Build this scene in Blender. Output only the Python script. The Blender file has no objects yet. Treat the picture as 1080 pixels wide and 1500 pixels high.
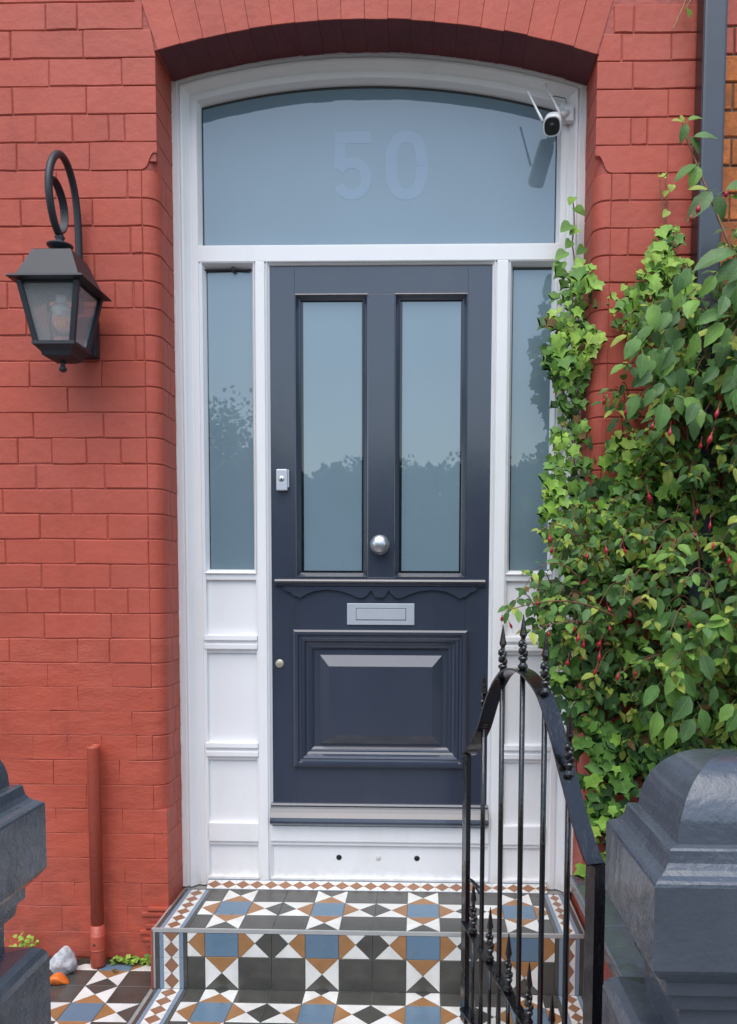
import bpy, bmesh, math, random
from mathutils import Vector, Matrix, noise
import numpy as np
random.seed(7)
S = bpy.context.scene
C = S.collection
PI = math.pi
R = math.radians

# ------------------------------------------------------------------ camera, world, sun, exposure
cam_d = bpy.data.cameras.new('camera')
cam = bpy.data.objects.new('camera', cam_d); C.objects.link(cam)
cr = Vector((0.99965197, 0.02608874, 0.00391347)); cu = Vector((-0.00565542, 0.06703478, 0.99773461)); cf = Vector((-0.0257673, 0.9974095, -0.06715899))
mw = Matrix(((cr.x, cu.x, -cf.x, 0.1531), (cr.y, cu.y, -cf.y, -2.7117), (cr.z, cu.z, -cf.z, 1.3490), (0, 0, 0, 1)))
cam.matrix_world = mw
cam_d.sensor_width = 36; cam_d.sensor_fit = 'AUTO'; cam_d.lens = 1174.1 / 1500 * 36
cam_d.shift_x = -0.0319; cam_d.shift_y = 0.1170
cam_d.clip_start = 0.05; cam_d.clip_end = 600
S.camera = cam

world = bpy.data.worlds.new('World'); S.world = world; world.use_nodes = True
wn = world.node_tree; wn.nodes.clear()
sky = wn.nodes.new('ShaderNodeTexSky'); sky.sky_type = 'NISHITA'; sky.sun_disc = False
SUN_EL, SUN_AZ = R(62), R(190)
sky.sun_elevation = SUN_EL; sky.sun_rotation = SUN_AZ
sky.air_density = 1.4; sky.dust_density = 1.8; sky.ozone_density = 1.0
bg = wn.nodes.new('ShaderNodeBackground'); bg.inputs[1].default_value = 0.15
wo = wn.nodes.new('ShaderNodeOutputWorld')
wn.links.new(sky.outputs[0], bg.inputs[0]); wn.links.new(bg.outputs[0], wo.inputs[0])

sun_d = bpy.data.lights.new('sun', 'SUN'); sun_d.energy = 1.25; sun_d.angle = R(62); sun_d.color = (1, .965, .90)
sun = bpy.data.objects.new('sun', sun_d); C.objects.link(sun)
sdir = Vector((math.sin(SUN_AZ) * math.cos(SUN_EL), math.cos(SUN_AZ) * math.cos(SUN_EL), math.sin(SUN_EL)))
sun.rotation_euler = sdir.to_track_quat('Z', 'Y').to_euler()
S.view_settings.view_transform = 'Standard'; S.view_settings.look = 'None'
S.view_settings.gamma = 1; S.view_settings.use_curve_mapping = False
S.view_settings.exposure = 0.78

# ------------------------------------------------------------------ materials
def node(nt, t, **k):
    n = nt.nodes.new(t)
    for a, b in k.items(): setattr(n, a, b)
    return n
def material(name, col, rough=.5, var=.1, nscale=6, bump=(), spec=.5, metal=0, coat=0, ior=None, stretch=None, rvar=0, dirt=None, objrand=0, patches=()):
    """bump: list of (scale, distance, detail). colour varies by noise; optional dirt = (colour, z0, z1, scale)."""
    m = bpy.data.materials.new(name); m.use_nodes = True; nt = m.node_tree; L = nt.links
    b = nt.nodes['Principled BSDF']; b.inputs['Roughness'].default_value = rough
    b.inputs['Metallic'].default_value = metal; b.inputs['Specular IOR Level'].default_value = spec
    b.inputs['Coat Weight'].default_value = coat; b.inputs['Coat Roughness'].default_value = .12
    if ior: b.inputs['IOR'].default_value = ior
    geo = node(nt, 'ShaderNodeNewGeometry')
    mp = node(nt, 'ShaderNodeMapping'); L.new(geo.outputs['Position'], mp.inputs[0])
    if stretch: mp.inputs['Scale'].default_value = stretch
    n1 = node(nt, 'ShaderNodeTexNoise'); n1.inputs['Scale'].default_value = nscale; n1.inputs['Detail'].default_value = 6
    L.new(mp.outputs[0], n1.inputs['Vector'])
    mr = node(nt, 'ShaderNodeMapRange'); mr.inputs[1].default_value = .3; mr.inputs[2].default_value = .7
    mr.inputs[3].default_value = 1 - var; mr.inputs[4].default_value = 1 + var; L.new(n1.outputs[0], mr.inputs[0])
    vm = node(nt, 'ShaderNodeVectorMath', operation='SCALE'); vm.inputs[0].default_value = col[:3]
    sc = mr.outputs[0]
    if objrand:
        oi = node(nt, 'ShaderNodeObjectInfo'); m2 = node(nt, 'ShaderNodeMapRange')
        m2.inputs[3].default_value = 1 - objrand; m2.inputs[4].default_value = 1 + objrand; L.new(oi.outputs['Random'], m2.inputs[0])
        mm = node(nt, 'ShaderNodeMath', operation='MULTIPLY'); L.new(sc, mm.inputs[0]); L.new(m2.outputs[0], mm.inputs[1]); sc = mm.outputs[0]
    L.new(sc, vm.inputs['Scale']); out = vm.outputs[0]
    if dirt:
        dcol, z0, z1, ds, amt = dirt
        sx = node(nt, 'ShaderNodeSeparateXYZ'); L.new(geo.outputs['Position'], sx.inputs[0])
        r1 = node(nt, 'ShaderNodeMapRange'); r1.inputs[1].default_value = z0; r1.inputs[2].default_value = z1
        r1.inputs[3].default_value = 1; r1.inputs[4].default_value = 0; L.new(sx.outputs[2], r1.inputs[0])
        n2 = node(nt, 'ShaderNodeTexNoise'); n2.inputs['Scale'].default_value = ds; n2.inputs['Detail'].default_value = 8
        L.new(geo.outputs['Position'], n2.inputs['Vector'])
        r2 = node(nt, 'ShaderNodeMapRange'); r2.inputs[1].default_value = .42; r2.inputs[2].default_value = .66; L.new(n2.outputs[0], r2.inputs[0])
        mu = node(nt, 'ShaderNodeMath', operation='MULTIPLY'); L.new(r1.outputs[0], mu.inputs[0]); L.new(r2.outputs[0], mu.inputs[1])
        mu2 = node(nt, 'ShaderNodeMath', operation='MULTIPLY'); L.new(mu.outputs[0], mu2.inputs[0]); mu2.inputs[1].default_value = amt
        mx = node(nt, 'ShaderNodeMix', data_type='RGBA'); L.new(mu2.outputs[0], mx.inputs[0]); L.new(out, mx.inputs[6]); mx.inputs[7].default_value = (*dcol, 1)
        out = mx.outputs[2]
    for pcol, ps, lo, hi, amt, pst in patches:     # worn, faded or grimy patches
        pm = node(nt, 'ShaderNodeMapping'); pm.inputs['Scale'].default_value = pst; L.new(geo.outputs['Position'], pm.inputs[0])
        pn = node(nt, 'ShaderNodeTexNoise'); pn.inputs['Scale'].default_value = ps; pn.inputs['Detail'].default_value = 9; pn.inputs['Roughness'].default_value = .62; L.new(pm.outputs[0], pn.inputs['Vector'])
        pr_ = node(nt, 'ShaderNodeMapRange'); pr_.inputs[1].default_value = lo; pr_.inputs[2].default_value = hi; pr_.inputs[3].default_value = 0; pr_.inputs[4].default_value = amt; L.new(pn.outputs[0], pr_.inputs[0])
        px = node(nt, 'ShaderNodeMix', data_type='RGBA'); L.new(pr_.outputs[0], px.inputs[0]); L.new(out, px.inputs[6]); px.inputs[7].default_value = (*pcol, 1); out = px.outputs[2]
    L.new(out, b.inputs['Base Color'])
    if rvar:
        r3 = node(nt, 'ShaderNodeMapRange'); r3.inputs[1].default_value = .3; r3.inputs[2].default_value = .7
        r3.inputs[3].default_value = rough - rvar; r3.inputs[4].default_value = rough + rvar; L.new(n1.outputs[0], r3.inputs[0]); L.new(r3.outputs[0], b.inputs['Roughness'])
    prev = None
    for (s, dist, det) in bump:
        nb = node(nt, 'ShaderNodeTexNoise'); nb.inputs['Scale'].default_value = s; nb.inputs['Detail'].default_value = det
        L.new(mp.outputs[0], nb.inputs['Vector'])
        bp = node(nt, 'ShaderNodeBump'); bp.inputs['Strength'].default_value = 1; bp.inputs['Distance'].default_value = dist
        L.new(nb.outputs[0], bp.inputs['Height'])
        if prev: L.new(prev, bp.inputs['Normal'])
        prev = bp.outputs[0]
    if prev: L.new(prev, b.inputs['Normal'])
    return m

M = {}
M['red'] = material('red_masonry_paint', (.425, .074, .043), .60, .11, 5, ((34, .0022, 7), (230, .0006, 3)), spec=.45, patches=(((.49, .125, .09), 2.2, .45, .75, .45, (1, 1, 1)), ((.30, .052, .036), 5, .55, .72, .5, (1.6, 1, .45)), ((.60, .30, .26), 70, .70, .74, .6, (1, 1, 1)), ((.10, .03, .025), 55, .715, .76, .7, (1, 1, .6))), dirt=((.20, .05, .04), .0, .45, 11, .6), objrand=.05)
M['red_rough'] = material('thick_red_masonry_paint', (.425, .074, .041), .54, .10, 4, ((15, .0065, 6), (110, .0012, 4)), spec=.45, patches=(((.49, .125, .09), 2.2, .45, .75, .45, (1, 1, 1)), ((.30, .052, .036), 5, .55, .72, .5, (1.6, 1, .45)), ((.60, .30, .26), 70, .70, .74, .6, (1, 1, 1)), ((.10, .03, .025), 55, .715, .76, .7, (1, 1, .6))), stretch=(.7, 1, 1.3), dirt=((.17, .045, .035), .0, .40, 13, .75), objrand=.03)
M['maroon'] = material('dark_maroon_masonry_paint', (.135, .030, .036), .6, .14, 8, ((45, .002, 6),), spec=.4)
M['red_joint'] = material('painted_mortar', (.36, .066, .045), .6, .18, 9, ((60, .003, 6),), dirt=((.12, .035, .03), .0, .3, 11, .6))
M['orange'] = material('orange_facing_brick', (.50, .155, .045), .8, .22, 14, ((70, .003, 6),), spec=.3, objrand=.15, dirt=((.12, .06, .04), 0, 6, 30, .7))
M['orange_joint'] = material('old_mortar', (.16, .10, .07), .9, .25, 22, ((90, .003, 5),))
M['white'] = material('white_joinery_paint', (.80, .80, .81), .38, .02, 3, ((9, .0012, 3), (120, .0002, 3)), dirt=((.50, .44, .36), .2, .285, 30, .5), patches=(((.66, .65, .61), 9, .55, .75, .35, (1, 1, .25)), ((.40, .36, .30), 60, .72, .76, .6, (1, 1, 1))))
M['caulk'] = material('cracked_white_sealant', (.70, .68, .64), .6, .12, 30, ((90, .002, 4),))
M['slate'] = material('slate_blue_door_paint', (.034, .043, .068), .24, .06, 4, ((14, .0009, 3), (150, .00025, 2)), coat=.7, rvar=.05, stretch=(1, 1, .5), patches=(((.11, .12, .14), 80, .715, .75, .6, (1, 1, .5)), ((.07, .078, .095), 4, .55, .8, .3, (1, 1, .3))))
M['rubber'] = material('black_glazing_gasket', (.012, .013, .015), .5, .1, 10)
M['satin'] = material('satin_silver_metal', (.62, .63, .65), .33, .03, 12, ((200, .0002, 2),), metal=1)
M['satin_plate'] = material('satin_letter_plate_metal', (.52, .55, .60), .45, .03, 12, ((260, .0002, 2),), metal=.55)
M['brass'] = material('pale_worn_brass', (.50, .47, .36), .4, .08, 30, metal=.6)
M['black_iron'] = material('glossy_black_iron_paint', (.004, .004, .006), .16, .2, 20, ((60, .0022, 5), (300, .0004, 2)), coat=.6)
M['lamp_black'] = material('powder_coated_black_metal', (.016, .019, .026), .46, .08, 20, ((300, .0003, 2),))
M['pier'] = material('dark_grey_gloss_masonry_paint', (.064, .076, .096), .22, .14, 7, ((12, .0035, 4), (75, .0016, 5), (260, .0005, 3)), coat=.6, rvar=.09, patches=(((.20, .21, .22), 60, .68, .74, .5, (1, 1, 1)), ((.03, .034, .04), 7, .58, .72, .6, (1, 1, .6))))
M['pier_rough'] = material('dark_grey_paint_on_roughcast', (.085, .095, .115), .34, .35, 40, ((60, .016, 8), (160, .005, 4)), coat=.4)
M['pipe'] = material('dark_grey_plastic_pipe', (.052, .062, .082), .35, .04, 8, ((20, .0006, 2),))
M['black'] = material('black_plastic', (.01, .01, .012), .3, .05, 10)
M['red_pipe'] = material('red_painted_iron_pipe', (.40, .070, .040), .42, .07, 8, ((60, .0016, 5),), dirt=((.30, .08, .06), 0, .25, 15, .5))
M['t_white'] = material('white_ceramic_tile', (.72, .72, .69), .32, .04, 12, ((60, .0003, 2),), objrand=.06, dirt=((.36, .34, .30), -.5, 4, 14, .32))
M['t_dark'] = material('charcoal_ceramic_tile', (.062, .061, .053), .34, .14, 14, ((40, .0006, 4),), objrand=.12, rvar=.10, coat=.35)
M['t_stripe'] = material('pale_blue_strip_tile', (.19, .25, .33), .3, .05, 14, objrand=.05)
M['t_blue'] = material('blue_ceramic_tile', (.115, .190, .27), .30, .05, 14, ((60, .0003, 2),), objrand=.05, rvar=.05)
M['t_ochre'] = material('ochre_ceramic_tile', (.310, .155, .062), .34, .12, 22, ((60, .0003, 2),), objrand=.07)
M['t_brown'] = material('rust_brown_ceramic_tile', (.27, .130, .072), .32, .08, 16, ((60, .0003, 2),), objrand=.07)
M['grout'] = material('pale_grey_grout', (.27, .265, .25), .8, .14, 30, ((150, .0006, 3),))
M['trim'] = material('brushed_aluminium_edge_trim', (.52, .53, .52), .35, .05, 20, metal=.5)
M['soil'] = material('dark_damp_soil', (.045, .035, .024), .9, .4, 40, ((60, .008, 6),))
M['asphalt'] = material('asphalt', (.055, .055, .058), .85, .15, 8, ((160, .003, 3),))
M['paving'] = material('concrete_paving', (.12, .115, .11), .8, .12, 5, ((90, .002, 4),))
M['stone'] = material('pale_speckled_stone', (.46, .47, .50), .75, .3, 45, ((60, .006, 6),), dirt=((.10, .10, .12), -.02, .07, 14, 1.0))
M['orange_peel'] = material('bright_orange_plastic', (.72, .16, .02), .35, .15, 30, ((60, .002, 3),))
M['cctv'] = material('white_plastic', (.72, .72, .72), .35, .02, 8)
M['stem'] = material('reddish_brown_stem', (.20, .085, .045), .55, .25, 60)
M['stem_green'] = material('olive_green_stem', (.16, .17, .06), .5, .25, 60)
M['twig'] = material('dry_tan_twig', (.36, .22, .11), .7, .2, 60)
M['bud'] = material('crimson_flower_bud', (.33, .006, .020), .32, .18, 40)
M['bark'] = material('grey_brown_bark', (.12, .09, .065), .9, .3, 20, ((30, .02, 6),))
M['clip'] = material('dark_metal_clip', (.03, .03, .035), .4, .1, 20)

def leaf_material(name, col, vein, young=None):
    m = bpy.data.materials.new(name); m.use_nodes = True; nt = m.node_tree; L = nt.links
    b = nt.nodes['Principled BSDF']; b.inputs['Roughness'].default_value = .48; b.inputs['Specular IOR Level'].default_value = .5
    uv = node(nt, 'ShaderNodeUVMap'); sx = node(nt, 'ShaderNodeSeparateXYZ'); L.new(uv.outputs[0], sx.inputs[0])
    ab = node(nt, 'ShaderNodeMath', operation='ABSOLUTE'); L.new(sx.outputs[0], ab.inputs[0])
    # side veins: sin(freq*(v - k|u|))
    k = node(nt, 'ShaderNodeMath', operation='MULTIPLY'); L.new(ab.outputs[0], k.inputs[0]); k.inputs[1].default_value = -.8
    ad = node(nt, 'ShaderNodeMath', operation='ADD'); L.new(k.outputs[0], ad.inputs[0]); L.new(sx.outputs[1], ad.inputs[1])
    mu = node(nt, 'ShaderNodeMath', operation='MULTIPLY'); L.new(ad.outputs[0], mu.inputs[0]); mu.inputs[1].default_value = 44
    si = node(nt, 'ShaderNodeMath', operation='SINE'); L.new(mu.outputs[0], si.inputs[0])
    mid = node(nt, 'ShaderNodeMapRange'); mid.inputs[1].default_value = .0; mid.inputs[2].default_value = .035; mid.inputs[3].default_value = .8; mid.inputs[4].default_value = 0; L.new(ab.outputs[0], mid.inputs[0])
    sv = node(nt, 'ShaderNodeMapRange'); sv.inputs[1].default_value = .82; sv.inputs[2].default_value = 1; sv.inputs[3].default_value = 0; sv.inputs[4].default_value = .38; L.new(si.outputs[0], sv.inputs[0])
    mx = node(nt, 'ShaderNodeMath', operation='MAXIMUM'); L.new(mid.outputs[0], mx.inputs[0]); L.new(sv.outputs[0], mx.inputs[1])
    geo = node(nt, 'ShaderNodeNewGeometry'); nz = node(nt, 'ShaderNodeTexNoise'); nz.inputs['Scale'].default_value = 22; nz.inputs['Detail'].default_value = 4; L.new(geo.outputs['Position'], nz.inputs['Vector'])
    mr = node(nt, 'ShaderNodeMapRange'); mr.inputs[1].default_value = .3; mr.inputs[2].default_value = .7; mr.inputs[3].default_value = .72; mr.inputs[4].default_value = 1.3; L.new(nz.outputs[0], mr.inputs[0])
    vs = node(nt, 'ShaderNodeVectorMath', operation='SCALE'); vs.inputs[0].default_value = col; L.new(mr.outputs[0], vs.inputs['Scale'])
    cm = node(nt, 'ShaderNodeMix', data_type='RGBA'); L.new(mx.outputs[0], cm.inputs[0]); L.new(vs.outputs[0], cm.inputs[6]); cm.inputs[7].default_value = (*vein, 1)
    L.new(cm.outputs[2], b.inputs['Base Color'])
    bp = node(nt, 'ShaderNodeBump'); bp.inputs['Distance'].default_value = .0012; bp.inputs['Strength'].default_value = .8; bp.invert = True; L.new(mx.outputs[0], bp.inputs['Height'])
    n3 = node(nt, 'ShaderNodeTexNoise'); n3.inputs['Scale'].default_value = 160; L.new(geo.outputs['Position'], n3.inputs['Vector'])
    b2 = node(nt, 'ShaderNodeBump'); b2.inputs['Distance'].default_value = .0006; L.new(n3.outputs[0], b2.inputs['Height']); L.new(bp.outputs[0], b2.inputs['Normal']); L.new(b2.outputs[0], b.inputs['Normal'])
    tr = node(nt, 'ShaderNodeBsdfTranslucent'); L.new(cm.outputs[2], tr.inputs[0])
    mixs = node(nt, 'ShaderNodeMixShader'); mixs.inputs[0].default_value = .28; L.new(b.outputs[0], mixs.inputs[1]); L.new(tr.outputs[0], mixs.inputs[2])
    L.new(mixs.outputs[0], nt.nodes['Material Output'].inputs[0])
    return m
FUCH = [leaf_material('fuchsia_leaf_deep_green', (.052, .130, .028), (.14, .24, .07)),
        leaf_material('fuchsia_leaf_mid_green', (.092, .212, .042), (.21, .35, .09)),
        leaf_material('fuchsia_leaf_soft_green', (.098, .200, .062), (.21, .34, .12)),
        leaf_material('fuchsia_leaf_fresh_green', (.175, .335, .055), (.28, .41, .09)),
        leaf_material('fuchsia_leaf_young_yellow', (.36, .44, .075), (.42, .34, .08)),
        leaf_material('fuchsia_leaf_browned', (.20, .11, .035), (.28, .15, .05))]
IVY = [leaf_material('ivy_leaf_dark', (.055, .135, .035), (.12, .23, .065)),
       leaf_material('ivy_leaf_mid', (.13, .29, .045), (.23, .40, .09)),
       leaf_material('ivy_leaf_bright', (.26, .47, .060), (.38, .56, .11)),
       leaf_material('ivy_leaf_lime', (.38, .56, .085), (.48, .62, .13)),
       leaf_material('ivy_leaf_browned', (.22, .13, .045), (.30, .18, .06))]
TREE = [leaf_material('street_tree_leaf', (.16, .22, .12), (.17, .23, .13)), leaf_material('street_tree_leaf_light', (.21, .27, .15), (.22, .28, .16))]

# frosted glass: glossy double-glazed face over a satin film
def glass_film(name, col, ior=1.9):
    m = bpy.data.materials.new(name); m.use_nodes = True; nt = m.node_tree; L = nt.links
    b = nt.nodes['Principled BSDF']; b.inputs['Roughness'].default_value = .01; b.inputs['IOR'].default_value = ior
    n = node(nt, 'ShaderNodeTexNoise'); n.inputs['Scale'].default_value = 3; n.inputs['Detail'].default_value = 5
    geo = node(nt, 'ShaderNodeNewGeometry'); L.new(geo.outputs['Position'], n.inputs['Vector'])
    mr = node(nt, 'ShaderNodeMapRange'); mr.inputs[3].default_value = .9; mr.inputs[4].default_value = 1.1; L.new(n.outputs[0], mr.inputs[0])
    vs = node(nt, 'ShaderNodeVectorMath', operation='SCALE'); vs.inputs[0].default_value = col; L.new(mr.outputs[0], vs.inputs['Scale'])
    L.new(vs.outputs[0], b.inputs['Base Color'])
    n2 = node(nt, 'ShaderNodeTexNoise'); n2.inputs['Scale'].default_value = 2.2; L.new(geo.outputs['Position'], n2.inputs['Vector'])
    bp = node(nt, 'ShaderNodeBump'); bp.inputs['Distance'].default_value = .0009; L.new(n2.outputs[0], bp.inputs['Height']); L.new(bp.outputs[0], b.inputs['Normal'])
    return m
M['frost'] = glass_film('frosted_film_glass', (.162, .236, .285))
M['frost_digit'] = glass_film('lighter_frosted_digit', (.185, .262, .345))
M['clear_dark'] = glass_film('clear_glass_over_dark_hall', (.012, .016, .02), 1.6)
g = bpy.data.materials.new('hazed_lantern_glass'); g.use_nodes = True; nt = g.node_tree
tb = node(nt, 'ShaderNodeBsdfTransparent'); tb.inputs[0].default_value = (.93, .93, .94, 1)
gb = node(nt, 'ShaderNodeBsdfGlossy'); gb.inputs['Roughness'].default_value = .04
fr = node(nt, 'ShaderNodeFresnel'); fr.inputs[0].default_value = 1.5
mrf = node(nt, 'ShaderNodeMath', operation='MULTIPLY_ADD'); mrf.inputs[1].default_value = 1.0; mrf.inputs[2].default_value = .03; nt.links.new(fr.outputs[0], mrf.inputs[0])
ms = node(nt, 'ShaderNodeMixShader'); nt.links.new(mrf.outputs[0], ms.inputs[0]); nt.links.new(tb.outputs[0], ms.inputs[1]); nt.links.new(gb.outputs[0], ms.inputs[2]); df = node(nt, 'ShaderNodeBsdfDiffuse'); df.inputs[0].default_value = (.8, .8, .8, 1); ms2 = node(nt, 'ShaderNodeMixShader'); ms2.inputs[0].default_value = .24  # white diffuse paints bright reflections, plus some dust, into the panes
nt.links.new(ms.outputs[0], ms2.inputs[1]); nt.links.new(df.outputs[0], ms2.inputs[2]); nt.links.new(ms2.outputs[0], nt.nodes['Material Output'].inputs[0])
M['lamp_glass'] = g
g2 = bpy.data.materials.new('clear_bulb_glass'); g2.use_nodes = True; n2_ = g2.node_tree
a_ = node(n2_, 'ShaderNodeBsdfTransparent'); b_ = node(n2_, 'ShaderNodeBsdfGlossy'); b_.inputs['Roughness'].default_value = .02; f_ = node(n2_, 'ShaderNodeFresnel'); f_.inputs[0].default_value = 1.5
m_s = node(n2_, 'ShaderNodeMixShader'); n2_.links.new(f_.outputs[0], m_s.inputs[0]); n2_.links.new(a_.outputs[0], m_s.inputs[1]); n2_.links.new(b_.outputs[0], m_s.inputs[2]); n2_.links.new(m_s.outputs[0], n2_.nodes['Material Output'].inputs[0])
M['bulb_glass'] = g2
M['bulb_cap'] = material('white_bulb_collar', (.75, .74, .72), .4, .02, 8)
M['filament'] = material('amber_filament', (.80, .36, .05), .4, .1, 30)

# ------------------------------------------------------------------ object helpers
def empty(name, loc, label, cat, group=None, kind=None, rz=0):
    o = bpy.data.objects.new(name, None); C.objects.link(o); o.location = loc; o.rotation_euler = (0, 0, rz)
    o.empty_display_size = .1
    tag(o, label, cat, group, kind); return o
def tag(o, label=None, cat=None, group=None, kind=None):
    if label: o['label'] = label
    if cat: o['category'] = cat
    if group: o['group'] = group
    if kind: o['kind'] = kind
    return o
def wloc(o):
    v = Vector(o.location)
    while o.parent: o = o.parent; v = v + Vector(o.location)
    return v
def link(name, me, parent=None, loc=(0, 0, 0)):
    o = bpy.data.objects.new(name, me); C.objects.link(o); o.location = loc
    if parent: o.parent = parent
    return o
class MB:
    def __init__(s): s.v = []; s.f = []; s.m = []; s.mats = []; s.sm = []; s.uv = {}
    def mi(s, mat):
        if mat not in s.mats: s.mats.append(mat)
        return s.mats.index(mat)
    def add(s, vs, fs, mat, smooth=False):
        o = len(s.v); s.v += [tuple(p) for p in vs]; i = s.mi(mat)
        for f in fs: s.f.append([o + a for a in f]); s.m.append(i); s.sm.append(smooth)
        return o
    def box(s, x0, x1, y0, y1, z0, z1, mat, c=0.0):
        """axis box; c chamfers every edge of the -Y face and of the outline"""
        if c <= 0:
            vs = [(x, y, z) for x in (x0, x1) for y in (y0, y1) for z in (z0, z1)]
            s.add(vs, [(0, 1, 3, 2), (4, 6, 7, 5), (0, 4, 5, 1), (2, 3, 7, 6), (0, 2, 6, 4), (1, 5, 7, 3)], mat)
        else:
            bm = bmesh.new(); bmesh.ops.create_cube(bm, size=1)
            for v in bm.verts: v.co = Vector(((x0 + x1) / 2 + v.co.x * (x1 - x0), (y0 + y1) / 2 + v.co.y * (y1 - y0), (z0 + z1) / 2 + v.co.z * (z1 - z0)))
            bmesh.ops.bevel(bm, geom=bm.edges[:], offset=c, segments=2, affect='EDGES', profile=.6)
            s.bm(bm, mat)
    def bm(s, bm, mat, smooth=False):
        bm.verts.index_update(); s.add([v.co for v in bm.verts], [[v.index for v in f.verts] for f in bm.faces], mat, smooth); bm.free()
    def tube(s, pts, rad, mat, n=10, smooth=True, cap=True, flat=None):
        """round tube along pts; rad float or list; flat=(axis, factor) squashes"""
        pts = [Vector(p) for p in pts]; k = len(pts); rs = rad if isinstance(rad, (list, tuple)) else [rad] * k
        t0 = (pts[1] - pts[0]).normalized(); up = Vector((0, 0, 1)) if abs(t0.z) < .9 else Vector((1, 0, 0))
        a = t0.cross(up).normalized(); rings = []
        for i in range(k):
            t = (pts[min(i + 1, k - 1)] - pts[max(i - 1, 0)]).normalized()
            a = (a - t * a.dot(t)).normalized(); b = t.cross(a)
            rings.append([pts[i] + (a * math.cos(2 * PI * j / n) + b * math.sin(2 * PI * j / n)) * rs[i] for j in range(n)])
        vs = [p for r_ in rings for p in r_]
        fs = [(i * n + j, i * n + (j + 1) % n, (i + 1) * n + (j + 1) % n, (i + 1) * n + j) for i in range(k - 1) for j in range(n)]
        if cap: fs += [tuple(range(n))[::-1], tuple((k - 1) * n + j for j in range(n))]
        s.add(vs, fs, mat, smooth)
    def lathe(s, prof, c, mat, n=20, axis='Z', smooth=True):
        """prof [(r,h)]"""
        vs = []
        for r_, h in prof:
            for j in range(n):
                a = 2 * PI * j / n; x, y = r_ * math.cos(a), r_ * math.sin(a)
                p = {'Z': (x, y, h), 'Y': (x, h, y), 'X': (h, x, y)}[axis]; vs.append((c[0] + p[0], c[1] + p[1], c[2] + p[2]))
        k = len(prof)
        fs = [(i * n + j, i * n + (j + 1) % n, (i + 1) * n + (j + 1) % n, (i + 1) * n + j) for i in range(k - 1) for j in range(n)]
        fs += [tuple(range(n)), tuple((k - 1) * n + j for j in range(n))]
        s.add(vs, fs, mat, smooth)
    def prism(s, poly, z0, z1, mat, plane='XY', smooth=False):
        """extrude polygon: XY extrudes along Z; XZ extrudes along Y (z0,z1 = y range); YZ along X"""
        n = len(poly)
        def P(a, b, h): return {'XY': (a, b, h), 'XZ': (a, h, b), 'YZ': (h, a, b)}[plane]
        vs = [P(a, b, z0) for a, b in poly] + [P(a, b, z1) for a, b in poly]
        fs = [(i, (i + 1) % n, n + (i + 1) % n, n + i) for i in range(n)] + [tuple(range(n)), tuple(range(n, 2 * n))]
        s.add(vs, fs, mat, smooth)
    def mesh(s, name):
        me = bpy.data.meshes.new(name); me.from_pydata(s.v, [], s.f)
        for m in s.mats: me.materials.append(M[m] if isinstance(m, str) else m)
        me.polygons.foreach_set('material_index', s.m); me.polygons.foreach_set('use_smooth', s.sm)
        bm = bmesh.new(); bm.from_mesh(me); bmesh.ops.recalc_face_normals(bm, faces=bm.faces); bm.to_mesh(me); bm.free()
        return me
    def build(s, name, parent=None, loc=(0, 0, 0)):
        off = wloc(parent) + Vector(loc) if parent else Vector(loc)
        if off.length > 0: s.v = [(a - off.x, b - off.y, c - off.z) for a, b, c in s.v]
        return link(name, s.mesh(name), parent, loc)

# ------------------------------------------------------------------ dimensions (metres)
XL, XR = -.7265, .7073          # brick opening
YF, YG = .172, .222             # frame face, glass plane
YD = .2024                      # door face
ZT = .2028                      # step tread
YS = -.1843                     # step riser
def arch_z(x, crown=3.150, d=0.0):
    """underside of the brick arch, slightly lower at the right springing"""
    r_ = 2.52; x0 = -.0095; u = x - x0
    cz = crown - r_; rr = r_ - d
    return cz + math.sqrt(rr * rr - u * u) - .019 * u

# ------------------------------------------------------------------ house wall
house = empty('house_wall', (0, 0, 0), 'brick house wall painted brick red around the arched doorway', 'wall')
# course lines (z of bed joints) left of the door, measured from the top
CL = [3.2142, 3.1284, 3.0400, 2.9520, 2.8641, 2.7755, 2.6864, 2.5960, 2.5070, 2.4182, 2.3299, 2.2420, 2.1530, 2.0694, 1.9845, 1.8990, 1.8151, 1.7284, 1.645, 1.5603, 1.4755, 1.3911, 1.3086, 1.2230, 1.1370, 1.0525, .9695, .8858, .8012, .7144, .6272, .5427, .456, .3677, .2795, .1951, .1024, .0100]
CR = [3.2690 - .0867 * k for k in range(1, 38)]
CR = [z for z in CR if z > .02] + [.005]
JX = lambda z: -.7785 + .0025 * (2.66 - z)      # bullnose joint line
# vertical joints per course on the left wall (x)
def wx(u): return -1.2395 + .002322 * u       # along the wall from the left photo edge
LEFT = {0: [66, 111, 170], 1: [15.6, 118.7], 2: [69.5, 173], 3: [16, 122], 4: [48.5, 101, 153, 176], 5: [20, 125], 6: [76, 178], 7: [24, 127], 8: [78.6, 182], 9: [26, 128],
        10: [1, 53, 105, 157, 184], 11: [28, 131], 12: [81, 185], 13: [30, 135], 14: [85, 188], 15: [34, 136.6], 16: [9.6, 60, 110.7, 162, 188], 17: [36, 137], 18: [88, 190], 19: [39, 140],
        20: [90, 192], 21: [40, 142], 22: [17, 66, 118, 168, 193], 23: [42, 142], 24: [91, 139], 25: [45, 143], 26: [90, 196], 27: [48, 170], 28: [20, 72, 124, 176], 29: [50, 150], 30: [100, 199],
        31: [52, 153], 32: [103, 200], 33: [55, 155], 34: [28, 78, 130, 180], 35: [57, 158], 36: [104, 205]}
cache = {}
def jit(a): return random.uniform(-a, a)
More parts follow.
